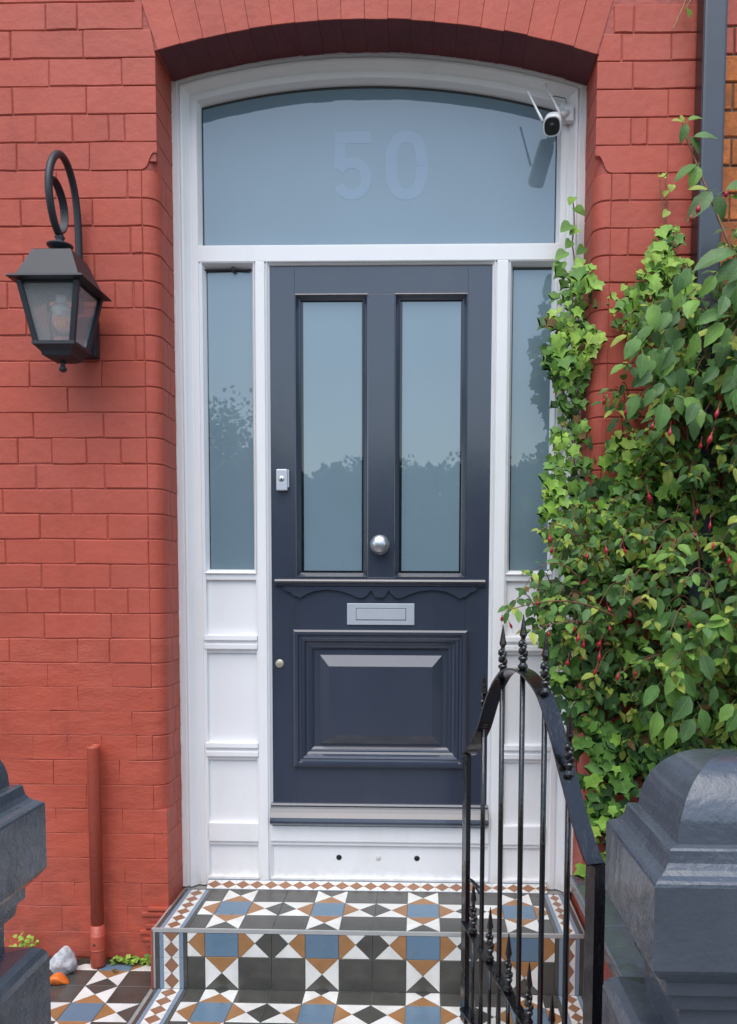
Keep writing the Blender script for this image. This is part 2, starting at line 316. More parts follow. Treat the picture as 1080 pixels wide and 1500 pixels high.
def brick_mesh(w, h, d, mat, var, c=.004, wob=.0017, cs=None):
    """unit brick, front at y=0 facing -Y, x 0..w, z 0..h, with soft painted edges (front outline wobbles)"""
    key = (round(w, 3), round(h, 3), round(d, 3), mat, var, cs, c)
    if key in cache: return cache[key]
    rnd = random.Random(hash(key[:4]) % 9999 + var * 17)
    J = lambda a: rnd.uniform(-a, a)
    n = max(2, int(w / .06)); vs = []; fs = []
    out = [(w * i / n, 0) for i in range(n + 1)] + [(w, h)] + [(w * i / n, h) for i in range(n - 1, -1, -1)]
    m = len(out)
    o2 = [(x + J(wob), z + J(wob)) for x, z in out]
    vs += [(x, d, z) for x, z in out]
    vs += [(x, c, z) for x, z in o2]
    cx, cz = w / 2, h / 2
    vs += [(x + ((cs or c) if x < cx else -(cs or c)) * (1 if (x < c * 2 or x > w - c * 2) else 0), .0003 + (J(.0004) if not cs else 0), z + (c if z < cz else -c)) for x, z in o2]
    for k in range(2):
        for i in range(m): j = (i + 1) % m; fs.append((k * m + i, k * m + j, (k + 1) * m + j, (k + 1) * m + i))
    fs.append(tuple(range(2 * m, 3 * m)))
    me = bpy.data.meshes.new('brick'); me.from_pydata(vs, [], fs); me.materials.append(M[mat])
    for i, p in enumerate(me.polygons): p.use_smooth = False
    bm = bmesh.new(); bm.from_mesh(me); bmesh.ops.recalc_face_normals(bm, faces=bm.faces); bm.to_mesh(me); bm.free()
    cache[key] = me; return me
def joint(z):       # half joint width and recess: paint is thicker low down
    t = max(0, min(1, (z - .85) / .9)); return .0004 + .0010 * t
def paint(z, x=0): 
    lim = (.93 if x > -1.0 else 1.06) if x < 0 else .5
    return 'red_rough' if z < lim else 'red'
def lay(x0, x1, z0, z1, y=0, d=.03, name='brick', parent=None, mat=None):
    j = joint(z0); out = jit(.0012) if z0 > 1.0 else jit(.0003)
    mt = mat or paint(z0, x0)
    jv = j if (z0 > 1.0 or random.random() < .10) else .00005
    me = brick_mesh(x1 - x0 - 2 * jv, z1 - z0 - 2 * j, d, mt, random.randrange(4), c=.0030 if z0 > 1.0 else .0016, cs=None if jv == j else .0004)
    return link(name, me, parent or house, (x0 + jv, y + out, z0 + j))
def skip_ring(x): # top of the arch ring, front face
    return arch_z(x, 3.150) + .170
brick_n = 0
for k in range(len(CL) - 1):
    z1, z0 = CL[k], CL[k + 1]
    bull = z1 < 2.69 and z0 > .52
    xe = JX(z0) if bull else XL
    js = [wx(u) for u in LEFT.get(k, [])]
    if k == 0: js = js[:2]; xe = wx(213)
    js = [x for x in js if x < xe - .03]
    step = js[1] - js[0] if len(js) > 1 and js[1] - js[0] > .2 else .2385
    xs = [js[0] - step] + js + [xe]
    if xs[0] > -1.45: xs = [xs[0] - .2385] + xs
    for a, b in zip(xs[:-1], xs[1:]):
        if k == 0 and b > -.78: b = wx(204)
        if b == xe and not bull:     # corner brick with a return
            continue_corner = True
            j = joint(z0); mb = MB()
            x_end = XL if k else b
            if k == 0: lay(a, b, z0, z1); continue
            if k == 5: continue
            mb.box(a + j, x_end, 0 + jit(.001), .110 if k % 2 else .172, z0 + j, z1 - j, paint(z0, a), c=.003)
            if k == 1:   # cut by the sloping end of the arch ring
                for i, v in enumerate(mb.v):
                    lim = -.7185 - .29 * (v[2] - 3.055)
                    if v[2] > 3.055 and v[0] > lim: mb.v[i] = (lim - .002, v[1], v[2])
            o = mb.build('brick', house, (a, 0, z0))
            if k % 2 and k > 0:
                mb = MB(); mb.box(XL - .06, XL - .0005, .113, .1722, z0 + j, z1 - j, paint(z0, a), c=.003); mb.build('reveal_brick', house, (XL, .11, z0))
        else:
            lay(a, b, z0, z1)

def bullnose(side, z0, z1, yo):
    """quarter-round corner brick; side -1 left of the door, +1 right"""
    j = joint(z0)
    r_ = .046
    xj = JX(z0) + j if side < 0 else .7590
    xc = (XL - r_) if side < 0 else (XR + r_)
    pl = [(xj, .03), (xj, .0)]
    pts = []
    for i in range(9):
        a = PI / 2 * i / 8
        pts.append((xc - side * r_ * math.sin(a), r_ - r_ * math.cos(a)))
    pl += pts; pl += [(pts[-1][0], .055), (pts[-1][0] + side * .04, .055)]
    ctr = Vector((xc + side * .0, r_ * .9))
    rings = []
    c = .003
    for z, ins in ((z0 + j, c), (z0 + j + c, 0), (z1 - j - c, 0), (z1 - j, c)):
        row = []
        for (x, y) in pl:
            dv = Vector((x, y)) - ctr; f = 1 - ins / max(dv.length, .01); w = jit(.0004)
            row.append((ctr.x + dv.x * f + w - side * yo * -1, ctr.y + dv.y * f + yo, z))
        rings.append(row)
    n = len(pl); vs = [p for q in rings for p in q]
    fs = [(i * n + a, i * n + (a + 1) % n, (i + 1) * n + (a + 1) % n, (i + 1) * n + a) for i in range(3) for a in range(n)]
    fs += [tuple(range(n)), tuple(3 * n + a for a in range(n))]
    mb = MB(); mb.add(vs, fs, paint(z0, side), False)
    mb.build('bullnose_brick', house, (xc, 0, z0))
def stop_brick(side, z0, z1, a):
    """square-cornered brick whose lower corner is cut to an ogee over the rounded corner below"""
    X0 = XL if side < 0 else XR; j = joint(z0); zb, zt = z0 + j, z1 - j; pk = zb + .056
    og = [(X0 + side * p, zb + h) for p, h in ((.056, 0), (.050, .0005), (.042, .004), (.035, .011), (.030, .021), (.026, .032), (.021, .043), (.014, .052), (.007, .056), (0, .057))]
    mb = MB()
    mb.prism([(a, zb)] + og + [(X0, zt), (a, zt)], .0, .036, paint(z0, side), 'XZ')
    mb.prism([(.0005, pk - .003), (.010, pk - .010), (.022, pk - .045), (.030, zb - .008), (.045, zb - .018), (.052, zb), (.172, zb), (.172, zt), (.0005, zt)], X0 + side * .0008, X0 + side * .034, paint(z0, side), 'YZ')
    mb.build('corner_stop_brick', house, (X0, 0, z0))
# left jamb
for k in range(len(CL) - 1):
    z1, z0 = CL[k], CL[k + 1]; j = joint(z0)
    bull = z1 < 2.69 and z0 > .52
    if bull:
        bullnose(-1, z0, z1, 0)
        split = .108 if k % 2 else .085
        for a, b in ((.0565, split), (split + .002, .1725)):
            mb = MB(); mb.box(XL - .05, XL - .0004 + jit(.0005), a, b, z0 + j, z1 - j, paint(z0, -1), c=.0025); mb.build('reveal_brick', house, (XL, a, z0))
# right wall + jamb
RIGHTJ = {0: [.8214], 1: [.7837, .9432], 2: [.8214], 3: [.9378], 4: [.8196, .8733, .9883], 5: [.94], 6: [.8214], 7: [.94], 8: [.8196], 9: [.937], 10: [.817]}
for k in range(len(CR) - 1):
    z1, z0 = CR[k], CR[k + 1]; j = joint(z0)
    if z0 > 3.19: continue
    bull = z1 < 2.67 and z0 > .5
    xs0 = .7590 if bull else XR
    js = RIGHTJ.get(k, [.8196 if k % 2 == 0 else .938])
    if k == 0: xs0 = .757
    xs = [xs0] + [x for x in js if x > xs0 + .03]
    while xs[-1] < 1.00: xs.append(xs[-1] + .238)
    xs[-1] = 1.052
    if xs[-1] - xs[-2] < .05: xs.pop(-2)
    for n_, (a, b) in enumerate(zip(xs[:-1], xs[1:])):
        if n_ == 0 and k == 5: continue
        if n_ == 0 and not bull and k > 0:
            mb = MB(); mb.box(XR, b - j, jit(.001), .110 if k % 2 else .172, z0 + j, z1 - j, paint(z0, 1), c=.003)
            if k == 1:
                for i, v in enumerate(mb.v):
                    lim = .7065 + .33 * (v[2] - 3.032)
                    if v[2] > 3.032 and v[0] < lim + .012: mb.v[i] = (lim + .002, v[1], v[2])
            mb.build('brick', house, (a, 0, z0))
            if k % 2:
                mb = MB(); mb.box(XR + .0005, XR + .06, .113, .1722, z0 + j, z1 - j, paint(z0, 1), c=.003); mb.build('reveal_brick', house, (XR, .11, z0))
        else:
            if k == 1 and n_ == 0: continue
            lay(a, b, z0, z1)
    if bull:
        bullnose(1, z0, z1, 0)
        mb = MB(); mb.box(XR + .0004, XR + .05, .0565, .1725, z0 + j, z1 - j, paint(z0, 1), c=.0025); mb.build('reveal_brick', house, (XR, .06, z0))
stop_brick(-1, CL[6], CL[5], wx(125) + .0015)
stop_brick(1, CR[6], CR[5], .938)
bullnose(-1, CL[6] - .001, CL[6] + .052, .004); bullnose(1, CR[6] - .001, CR[6] + .052, .004)
# low stop: broken splay where the bullnose returns to a square edge
mb = MB()
zA = .5427
mb.add([(XL - .052, -.001, zA), (XL, .046, zA), (XL - .045, -.0015, zA - .03), (XL - .004, -.0015, zA - .10), (XL + .0008, .012, zA - .085), (XL + .0006, .05, zA)],
       [(0, 2, 1), (2, 3, 4, 1), (1, 4, 5)], 'red_rough'); mb.build('corner_stop_brick', house, (XL, 0, zA))

# arch ring: voussoirs running from the face to the frame
na = 19
def arch_pt(x, d):  # point d outside the intrados, radially
    u = x + .0095; r_ = 2.52; cz = 3.150 - r_; a = math.asin(u / r_)
    return (-.0095 + (r_ + d) * math.sin(a), cz + (r_ + d) * math.cos(a) - .019 * u)
a0, a1 = -.7185, .7065
for i in range(na):
    xa = a0 + (a1 - a0) * i / na + .0004; xb = a0 + (a1 - a0) * (i + 1) / na - .0004
    dy = jit(.0012); dr = jit(.0016)
    p = [arch_pt(xa, dr), arch_pt(xb, dr), arch_pt(xb, .172), arch_pt(xa, .172)]
    if i == 0: p[3] = (p[3][0] - .008, p[3][1])
    mb = MB(); cc = .0016
    cx_, cz_ = sum(q[0] for q in p) / 4, sum(q[1] for q in p) / 4
    def ins(q, c): v = Vector((cx_ - q[0], cz_ - q[1])); v = v.normalized() * c; return (q[0] + v.x, q[1] + v.y)
    fr_ = [ins(q, cc) for q in p]
    vs = [(x, dy, z) for x, z in fr_] + [(x, dy + cc, z) for x, z in p] + [(x, .171, z) for x, z in p]
    fs = [(0, 1, 2, 3), (8, 9, 10, 11)] + [(r_ * 4 + q, r_ * 4 + (q + 1) % 4, (r_ + 1) * 4 + (q + 1) % 4, (r_ + 1) * 4 + q) for r_ in range(2) for q in range(4)]
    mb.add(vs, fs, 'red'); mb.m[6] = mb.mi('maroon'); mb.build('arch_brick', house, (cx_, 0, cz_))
# courses above the arch ring
for i in range(9):
    xa = -1.33 + .2385 * i + .06
    o = lay(xa, xa + .2385, 3.338, 3.424)
for sx, x0, x1 in ((0, -1.5, -.785), (1, .80, 1.052)):
    n_ = int((x1 - x0) / .2385) + 1
    for q in range(n_): lay(x0 + (x1 - x0) * q / n_, x0 + (x1 - x0) * (q + 1) / n_, 3.2515, 3.336)
    if sx == 0:
        lay(-1.5, -1.28, 3.2142, 3.2515); lay(-1.28, -.79, 3.2150, 3.2515)
# painted mortar body behind the bricks
mb = MB()
rec = .0042
def quoin(sg, X, far, r, z0, z1):
    cxx = X + sg * r; pl = [(far, rec), (cxx, rec)] + [(cxx - sg * (r - .0035) * math.sin(PI / 2 * q / 8), r - (r - rec) * math.cos(PI / 2 * q / 8)) for q in range(1, 9)] + [(X + sg * .0035, .40), (far, .40)]
    mb.prism(pl, z0, z1, 'red_joint')
for sg, X, far, zt in ((-1, XL, -3.2, 3.06), (1, XR, 1.055, 3.03)):
    quoin(sg, X, far, .006, -.3, .545); quoin(sg, X, far, .046, .545, 2.715); quoin(sg, X, far, .006, 2.715, zt)
prof = [(-3.2, 3.06), (-.76, 3.06)] + [arch_pt(a0 + (a1 - a0) * i / 24, .004) for i in range(25)] + [(.76, 3.03), (1.055, 3.03), (1.055, 3.9), (-3.2, 3.9)]
mb.prism(prof, rec + .0001, .40, 'red_joint', 'XZ')
mb.build('mortar', house)
# lime-washed run of wall further left and above, out of the close view
mb = MB(); mb.box(-3.2, -1.52, -.0005, .03, .005, 3.55, 'red_rough'); mb.box(-1.52, 1.052, .0002, .03, 3.43, 3.9, 'red'); mb.build('painted_wall_face', house)
# broken brick stub beside the step
mb = MB()
for i in range(7):
    z = .055 + i * .0215 + jit(.004)
    mb.box(-.815 + jit(.018), -.7265, -.006 + jit(.005), .01, z, z + .0145 + jit(.004), 'red_rough', c=.004)
mb.build('broken_brick_end', house, (-.78, 0, .12))
mb = MB(); mb.box(-.7275, -.7215, -.19, .172, .0, .197, 'red_joint'); mb.build('render_fillet', house)

# ------------------------------------------------------------------ neighbour's wall
nb = empty('neighbour_wall', (1.2, 0, 0), "neighbour's orange brick wall with dark mortar beyond the downpipe", 'wall')
mb = MB(); mb.box(1.0555, 3.2, .006, .40, -.3, 3.9, 'orange_joint'); mb.build('mortar', nb)
k = 0; z = .01
while z < 3.6:
    x = 1.065 + (0 if k % 2 else -.12)
    x = 1.056
    first = .088 if k % 2 else .205
    xs = [x, x + first]
    while xs[-1] < 1.95: xs.append(xs[-1] + .236)
    for a, b in zip(xs[:-1], xs[1:]):
        top = z > 3.0
        lay(a, b - .003, z + .0025, z + .0837, y=.0, name='brick', parent=nb, mat='red' if top else 'orange').location.x -= 1.2
    z += .0862; k += 1
mb = MB(); mb.box(1.96, 3.2, .0005, .03, 0, 3.6, 'orange'); mb.build('wall_face', nb)
# return strip behind the downpipe where the red paint stops
# ------------------------------------------------------------------ door frame
frame = empty('door_frame', (0, YF, ZT), 'white painted timber door frame with arched fanlight and sidelights', 'door frame')
def jamb_path(d, y):
    pts = [(XL + d, y, ZT + .002)]
    xl, xr = XL + d, XR - d
    N = 28
    for i in range(N + 1):
        x = xl + (xr - xl) * i / N
        pts.append((x, y, arch_z(x, 3.162) - d * 1.0))
    pts.append((xr, y, ZT + .002)); return pts
prof = [(-.004, .180), (-.004, .168), (.018, .166), (.020, .173), (.024, .173), (.026, .168), (.030, .166), (.036, .169), (.044, .180), (.054, .190), (.060, .192), (.062, .187), (.080, .187), (.082, .190), (.089, .208), (.0905, .212), (.0905, .26), (-.004, .26)]
rows = [jamb_path(d, y) for d, y in prof]
n = len(rows[0]); vs = [p for r_ in rows for p in r_]
fs = [(i * n + a, i * n + a + 1, (i + 1) * n + a + 1, (i + 1) * n + a) for i in range(len(rows) - 1) for a in range(n - 1)]
mb = MB(); mb.add(vs, fs, 'white'); mb.build('jamb_and_head_casing', frame)
# sealant line against the brick
mb = MB()
pts = [(XL + .001, .170 + jit(.002), z) for z in np.linspace(ZT, 3.05, 60)]
mb.tube([(a + jit(.0016), b, c) for a, b, c in pts], [.0035 + jit(.0018) for _ in pts], 'caulk', 5)
pts = [(XR - .001, .170 + jit(.002), z) for z in np.linspace(ZT, 3.03, 60)]
mb.tube([(a + jit(.0016), b, c) for a, b, c in pts], [.0035 + jit(.0018) for _ in pts], 'caulk', 5)
pts = [(x, .170, arch_z(x, 3.150) - .0) for x in np.linspace(XL + .01, XR - .01, 60)]
mb.tube([(a, b, c + jit(.002)) for a, b, c in pts], [.004 + jit(.002) for _ in pts], 'caulk', 5)
mb.build('sealant', frame)
YP = .187
XGL, XGR = XL + .0905, XR - .0905      # inner edges of the casing
# transom
mb = MB(); mb.box(XGL - .012, XGR + .012, YP, .26, 2.4620, 2.5184, 'white', c=.0025)
mb.build('transom', frame)
# posts
ZS0 = ZT + .001
posts = ((-.4539, -.4005), (.4005, .4600))
for a, b in posts:
    mb = MB(); mb.box(a + .010, b - .010, YP - .0006, .26, ZS0, 2.4625, 'white', c=.003)
    mb.box(a + .003, b - .003, YP + .006, .259, ZS0 + .0005, 2.462, 'white', c=.004)
    mb.build('post', frame)
def bead(x0, x1, z0, z1, y, w=.011, depth=.022, mat='white', bottom=True):
    """moulded inner bead round an opening: x0..z1 is the outer size"""
    pr = [(0, 0), (w * .25, .002), (w * .35, .006), (w * .9, depth * .75), (w, depth)]
    rows = []
    for d, yy in pr:
        rows.append([(x0 + d, y + yy, z0 + (d if bottom else 0)), (x0 + d, y + yy, z1 - d), (x1 - d, y + yy, z1 - d), (x1 - d, y + yy, z0 + (d if bottom else 0))])
    vs = [p for r_ in rows for p in r_]; fs = []
    for i in range(len(pr) - 1):
        for a in range(4):
            if a == 3 and not bottom: continue
            fs.append((i * 4 + a, i * 4 + (a + 1) % 4, (i + 1) * 4 + (a + 1) % 4, (i + 1) * 4 + a))
    mb = MB(); mb.add(vs, fs, mat); return mb
SL = (XGL, -.4509); SR = (.4570, XGR)
bead(-.4045, .4045, ZT + .035, 2.4625, YP + .001, .010, .016, bottom=False).build('bead', frame)
for (a, b) in (SL, SR):
    bead(a - .003, b + .003, 1.3630, 2.4625, YP + .001, .014, .034).build('bead', frame)
    # pane: clear edge round a frosted field
    p = MB(); p.box(a, b, YG, YG + .012, 1.366, 2.455, 'clear_dark'); pane = p.build('glass_pane', frame)
    p = MB(); p.box(a + .0145, b - .0095, YG - .0012, YG - .0002, 1.374, 2.4395, 'frost'); p.build('frosted_film', pane)
    p = MB(); p.box(a, b, YG - .002, YG + .001, 2.440, 2.449, 'rubber'); p.box(a, b, YG - .002, YG + .001, 1.363, 1.3695, 'rubber'); p.build('gasket', frame)
    # timber panels below
    pn = MB(); pn.box(a - .005, b + .005, YP + .022, .255, ZS0, 1.3630, 'white'); pn.build('panel', frame)
    pn = MB(); pn.box(a - .004, b + .004, YP + .009, .25, 1.338, 1.3650, 'white', c=.004); pn.build('rail', frame)
    for zz in ((1.1396, 1.0723), (.7432, .6747)):
        pn = MB(); h = zz[0] - zz[1]
        pl = [(YP + .024, zz[0]), (YP - .004, zz[0] - .004), (YP - .005, zz[0] - h * .28), (YP + .006, zz[0] - h * .40), (YP + .006, zz[0] - h * .46), (YP - .001, zz[0] - h * .54), (YP - .001, zz[0] - h * .76), (YP + .012, zz[0] - h * .9), (YP + .013, zz[1]), (YP + .024, zz[1])]
        pn.prism(pl, a - .004, b + .004, 'white', 'YZ'); pn.build('moulding', frame)
    pn = MB(); pn.box(a - .004, b + .004, YP + .004, .25, .3678, .4398, 'white', c=.004)
    pn.box(a - .004, b + .004, YP + .012, .25, .3549, .3676, 'white'); pn.build('rail', frame)
    pn = MB(); pn.box(a - .004, b + .004, YP + .0008, .25, ZT + .0225, .2375, 'white', c=.003); pn.build('sill', frame)
# side stiles inside the casing below transom
for a, b in ((XGL - .010, XGL + .003), (XGR - .003, XGR + .010)):
    mb = MB(); mb.box(a, b, YP + .004, .25, ZS0, 2.462, 'white', c=.002); mb.build('stile', frame)
# threshold under the door
mb = MB(); mb.box(-.4035, .4035, YP - .004, .26, .3735, .4330, 'white', c=.004); mb.box(-.4035, .4035, YP + .004, .26, .3585, .3733, 'white', c=.002); mb.build('threshold', frame)
mb = MB(); mb.box(-.4035, .4035, YP + .016, .26, ZS0, .3587, 'white'); mb.build('threshold_panel', frame)
mb = MB(); mb.box(-.4035, .4035, YP + .0006, .26, ZT + .0225, .2365, 'white', c=.003); mb.build('sill', frame)
for x, mt in ((-.1505, 'black'), (-.0035, 'caulk'), (.1395, 'black')):
    mb = MB(); mb.lathe([(.0001, -.0012), (.0098, -.0012), (.0105, 0), (.0105, .004)], (x, YP + .0155, .3095), mt, 16, 'Y'); mb.build('plug' if mt == 'caulk' else 'vent_hole', frame)
# metal strip under door
mb = MB(); mb.box(-.399, .399, YP + .002, YP + .05, .4332, .4372, 'satin'); mb.build('weather_strip', frame)
# catch at the top of the left sidelight
mb = MB(); mb.tube([(-.633, YG - .012, 2.4415), (-.52, YG - .012, 2.4445), (-.47, YG - .012, 2.4405)], .0028, 'clip', 6); mb.lathe([(.0001, -.008), (.008, -.006), (.008, .004)], (-.525, YG - .012, 2.4425), 'clip', 10, 'Y'); mb.build('catch', frame)
# fanlight pane: arched, frosted with the house number
def arched(x0, x1, zb, d, y0, y1, mat, N=26):
    m_ = MB(); top = [(x, arch_z(x, 3.162) - d) for x in np.linspace(x0, x1, N)]
    m_.prism([(x0, zb)] + top + [(x1, zb)], y0, y1, mat, 'XZ'); return m_
pane = arched(XGL - .002, XGR + .002, 2.505, .088, YG, YG + .012, 'rubber').build('fanlight_pane', frame)
arched(XGL + .005, XGR - .004, 2.5195, .1000, YG - .0014, YG - .0002, 'frost').build('frosted_film', pane)
def digit(polys, name):
    m_ = MB()
    for q, pl in enumerate(polys): m_.prism(pl, YG - .0019 - (.0001 if q > 1 and name == 'number_five' else 0), YG - .0016, 'frost_digit', 'XZ')
    return m_.build(name, pane)
# "5" : height .236, stroke .040
def strip(center, w):
    """thick stroke along a 2D polyline -> quads"""
    out = []
    for i in range(len(center) - 1):
        p, q = Vector(center[i]), Vector(center[i + 1])
        def nrm(k):
            a = Vector(center[max(k - 1, 0)]); b = Vector(center[min(k + 1, len(center) - 1)]); t = (b - a).normalized(); return Vector((-t.y, t.x))
        n1, n2 = nrm(i) * w / 2, nrm(i + 1) * w / 2
        out.append([tuple(p + n1), tuple(q + n2), tuple(q - n2), tuple(p - n1)])
    return out
zt5, zb5 = 2.918, 2.684
five = [[(-.162, zt5), (-.036, zt5), (-.036, zt5 - .040), (-.125, zt5 - .040), (-.162, zt5 - .040)],
        [(-.162, zt5 - .0402), (-.125, zt5 - .0402), (-.129, zt5 - .100), (-.166, zt5 - .128)]]
cx5, cz5, rx5, rz5 = -.1035, zb5 + .074, .052, .055
bowl = [(cx5 + rx5 * math.cos(a), cz5 + rz5 * math.sin(a)) for a in np.linspace(R(150), R(-155), 22)]
five += strip(bowl, .037)
digit(five, 'number_five')
cx0, cz0 = .0905, (zt5 + zb5) / 2
zero = [(cx0 + .055 * (1 if math.cos(a) > 0 else -1) * abs(math.cos(a)) ** .8, cz0 + .098 * (1 if math.sin(a) > 0 else -1) * abs(math.sin(a)) ** .8) for a in np.linspace(0, 2 * PI, 37)]
digit(strip(zero, .040), 'number_zero')

# ------------------------------------------------------------------ front door
door = empty('front_door', (0, YD, .45), 'dark slate blue panelled front door with two tall frosted panes', 'door')
def dbox(name, x0, x1, z0, z1, y0=YD, y1=YD + .044, c=.0012, mat='slate', parent=None):
    m_ = MB(); m_.box(x0, x1, y0, y1, z0, z1, mat, c=c); return m_.build(name, parent or door)
PL = (-.3060, -.0445); PRr = (.0505, .3100)
dbox('stile', -.3995, -.3062, .4420, 2.4490); dbox('stile', .3102, .3995, .4420, 2.4490)
dbox('top_rail', -.3061, .3101, 2.3549, 2.4490); dbox('muntin', -.0444, .0504, 1.3500, 2.3548)
dbox('lock_rail', -.3061, .3101, 1.1561, 1.3499); dbox('bottom_rail', -.3061, .3101, .4420, .6563)
dbox('panel_back', -.3061, .3101, .6564, 1.1560, YD + .010, YD + .04)
for a, b in (PL, PRr):
    # moulded surround
    pr = [(0, -.002), (.003, -.003), (.006, .001), (.013, .012), (.018, .016), (.019, .030)]
    rows = [[(a + d, YD + y, 1.3500 + d * .9), (a + d, YD + y, 2.3549 - d), (b - d, YD + y, 2.3549 - d), (b - d, YD + y, 1.3500 + d * .9)] for d, y in pr]
    vs = [p for r_ in rows for p in r_]; fs = [(i * 4 + q, i * 4 + (q + 1) % 4, (i + 1) * 4 + (q + 1) % 4, (i + 1) * 4 + q) for i in range(len(pr) - 1) for q in range(4)]
    m_ = MB(); m_.add(vs, fs, 'slate'); m_.build('glazing_moulding', door)
    m_ = MB(); m_.box(a + .014, b - .014, YD + .024, YD + .034, 1.360, 2.342, 'clear_dark'); pane = m_.build('glass_pane', door)
    m_ = MB(); m_.box(a + .0270, b - .0235, YD + .0228, YD + .0238, 1.3745, 2.3330, 'frost'); m_.build('frosted_film', pane)
# ledge and carved apron
m_ = MB(); m_.prism([(YD + .004, 1.3455), (YD - .022, 1.3420), (YD - .026, 1.3360), (YD - .022, 1.3300), (YD - .014, 1.3260), (YD - .012, 1.3190), (YD + .004, 1.3160)], -.380, .380, 'slate', 'YZ'); m_.build('ledge', door)
half = [(0, 1.278), (.008, 1.276), (.018, 1.281), (.026, 1.296), (.032, 1.304), (.042, 1.290), (.060, 1.276), (.078, 1.2755), (.098, 1.286), (.140, 1.300), (.190, 1.306), (.240, 1.300), (.272, 1.286), (.290, 1.274), (.298, 1.279), (.312, 1.282), (.326, 1.296), (.338, 1.298), (.350, 1.306)]
low = [(-x, z) for x, z in half[::-1]] + half[1:]
m_ = MB(); m_.prism([(-.352, 1.3165)] + low + [(.352, 1.3165)], YD - .010, YD + .002, 'slate', 'XZ'); m_.build('carved_apron', door)
# letter plate
m_ = MB(); m_.box(-.1195, .1258, YD - .004, YD + .002, 1.1775, 1.2560, 'satin_plate', c=.0016); lp = m_.build('letter_plate', door)
m_ = MB(); m_.box(-.0870, .0955, YD - .0046, YD - .0038, 1.1950, 1.2390, 'rubber'); m_.build('flap_gap', lp)
m_ = MB(); m_.box(-.0852, .0937, YD - .0062, YD - .0044, 1.1972, 1.2368, 'satin_plate', c=.0006); m_.build('flap', lp)
# door knob
m_ = MB(); m_.lathe([(.0001, -.052), (.012, -.0515), (.022, -.048), (.030, -.041), (.0345, -.030), (.0335, -.021), (.026, -.013), (.018, -.009), (.020, -.005), (.034, -.003), (.036, 0), (.036, .001)], (0, YD, 1.4682), 'satin', 32, 'Y'); m_.build('door_knob', door)
# night latch cylinder and small lock
m_ = MB(); m_.box(-.3730, -.3325, YD - .020, YD + .001, 1.6600, 1.7370, 'satin_plate', c=.004); m_.box(-.3330, -.3275, YD - .014, YD + .001, 1.672, 1.735, 'satin_plate', c=.002); nl = m_.build('night_latch', door)
m_ = MB(); m_.lathe([(.0001, -.0215), (.0085, -.0215), (.011, -.0200), (.011, -.0198)], (-.3535, YD, 1.702), 'satin', 20, 'Y'); kc = m_.build('key_cylinder', nl)
m_ = MB(); m_.box(-.3552, -.3518, YD - .0222, YD - .0212, 1.6945, 1.7055, 'black'); m_.build('keyhole', nl)
m_ = MB(); m_.lathe([(.0001, -.005), (.013, -.0045), (.0155, -.003), (.016, 0)], (-.3674, YD, 1.0335), 'brass', 24, 'Y'); ml = m_.build('deadlock_cover', door)
# bolection moulding round the lower panel
bx0, bx1, bz0, bz1 = -.3124, .3159, .6563, 1.1561
pr = [(-.003, .002), (-.003, -.014), (.004, -.020), (.014, -.019), (.018, -.012), (.026, -.010), (.030, -.016), (.038, -.013), (.044, -.004), (.052, .000), (.056, -.003), (.062, -.001), (.069, .006), (.071, .0125)]
rows = [[(bx0 + d, YD + y, bz0 + d), (bx0 + d, YD + y, bz1 - d), (bx1 - d, YD + y, bz1 - d), (bx1 - d, YD + y, bz0 + d)] for d, y in pr]
vs = [p for r_ in rows for p in r_]; fs = [(i * 4 + q, i * 4 + (q + 1) % 4, (i + 1) * 4 + (q + 1) % 4, (i + 1) * 4 + q) for i in range(len(pr) - 1) for q in range(4)]
m_ = MB(); m_.add(vs, fs, 'slate'); m_.build('panel_moulding', door)
# raised and fielded panel
px0, px1, pz0, pz1 = -.2194, .2262, .7379, 1.0661
fx0, fx1, fz0, fz1 = -.1860, .1920, .7720, 1.0259
rows = [[(px0, YD + .0102, pz0), (px0, YD + .0102, pz1), (px1, YD + .0102, pz1), (px1, YD + .0102, pz0)],
        [(px0, YD + .004, pz0), (px0, YD + .004, pz1), (px1, YD + .004, pz1), (px1, YD + .004, pz0)],
        [(fx0, YD - .0125, fz0), (fx0, YD - .0125, fz1), (fx1, YD - .0125, fz1), (fx1, YD - .0125, fz0)]]
vs = [p for r_ in rows for p in r_]; fs = [(i * 4 + q, i * 4 + (q + 1) % 4, (i + 1) * 4 + (q + 1) % 4, (i + 1) * 4 + q) for i in range(2) for q in range(4)] + [(8, 9, 10, 11)]
m_ = MB(); m_.add(vs, fs, 'slate'); m_.build('raised_panel', door)
# weather bar
m_ = MB(); m_.prism([(YD + .002, .5175), (YD - .010, .5155), (YD - .014, .5090), (YD - .012, .5030), (YD - .018, .4980), (YD - .030, .4860), (YD - .042, .4700), (YD - .046, .4580), (YD - .046, .4500), (YD - .036, .4430), (YD + .002, .4425)], -.3995, .3995, 'slate', 'YZ'); m_.build('weather_bar', door)

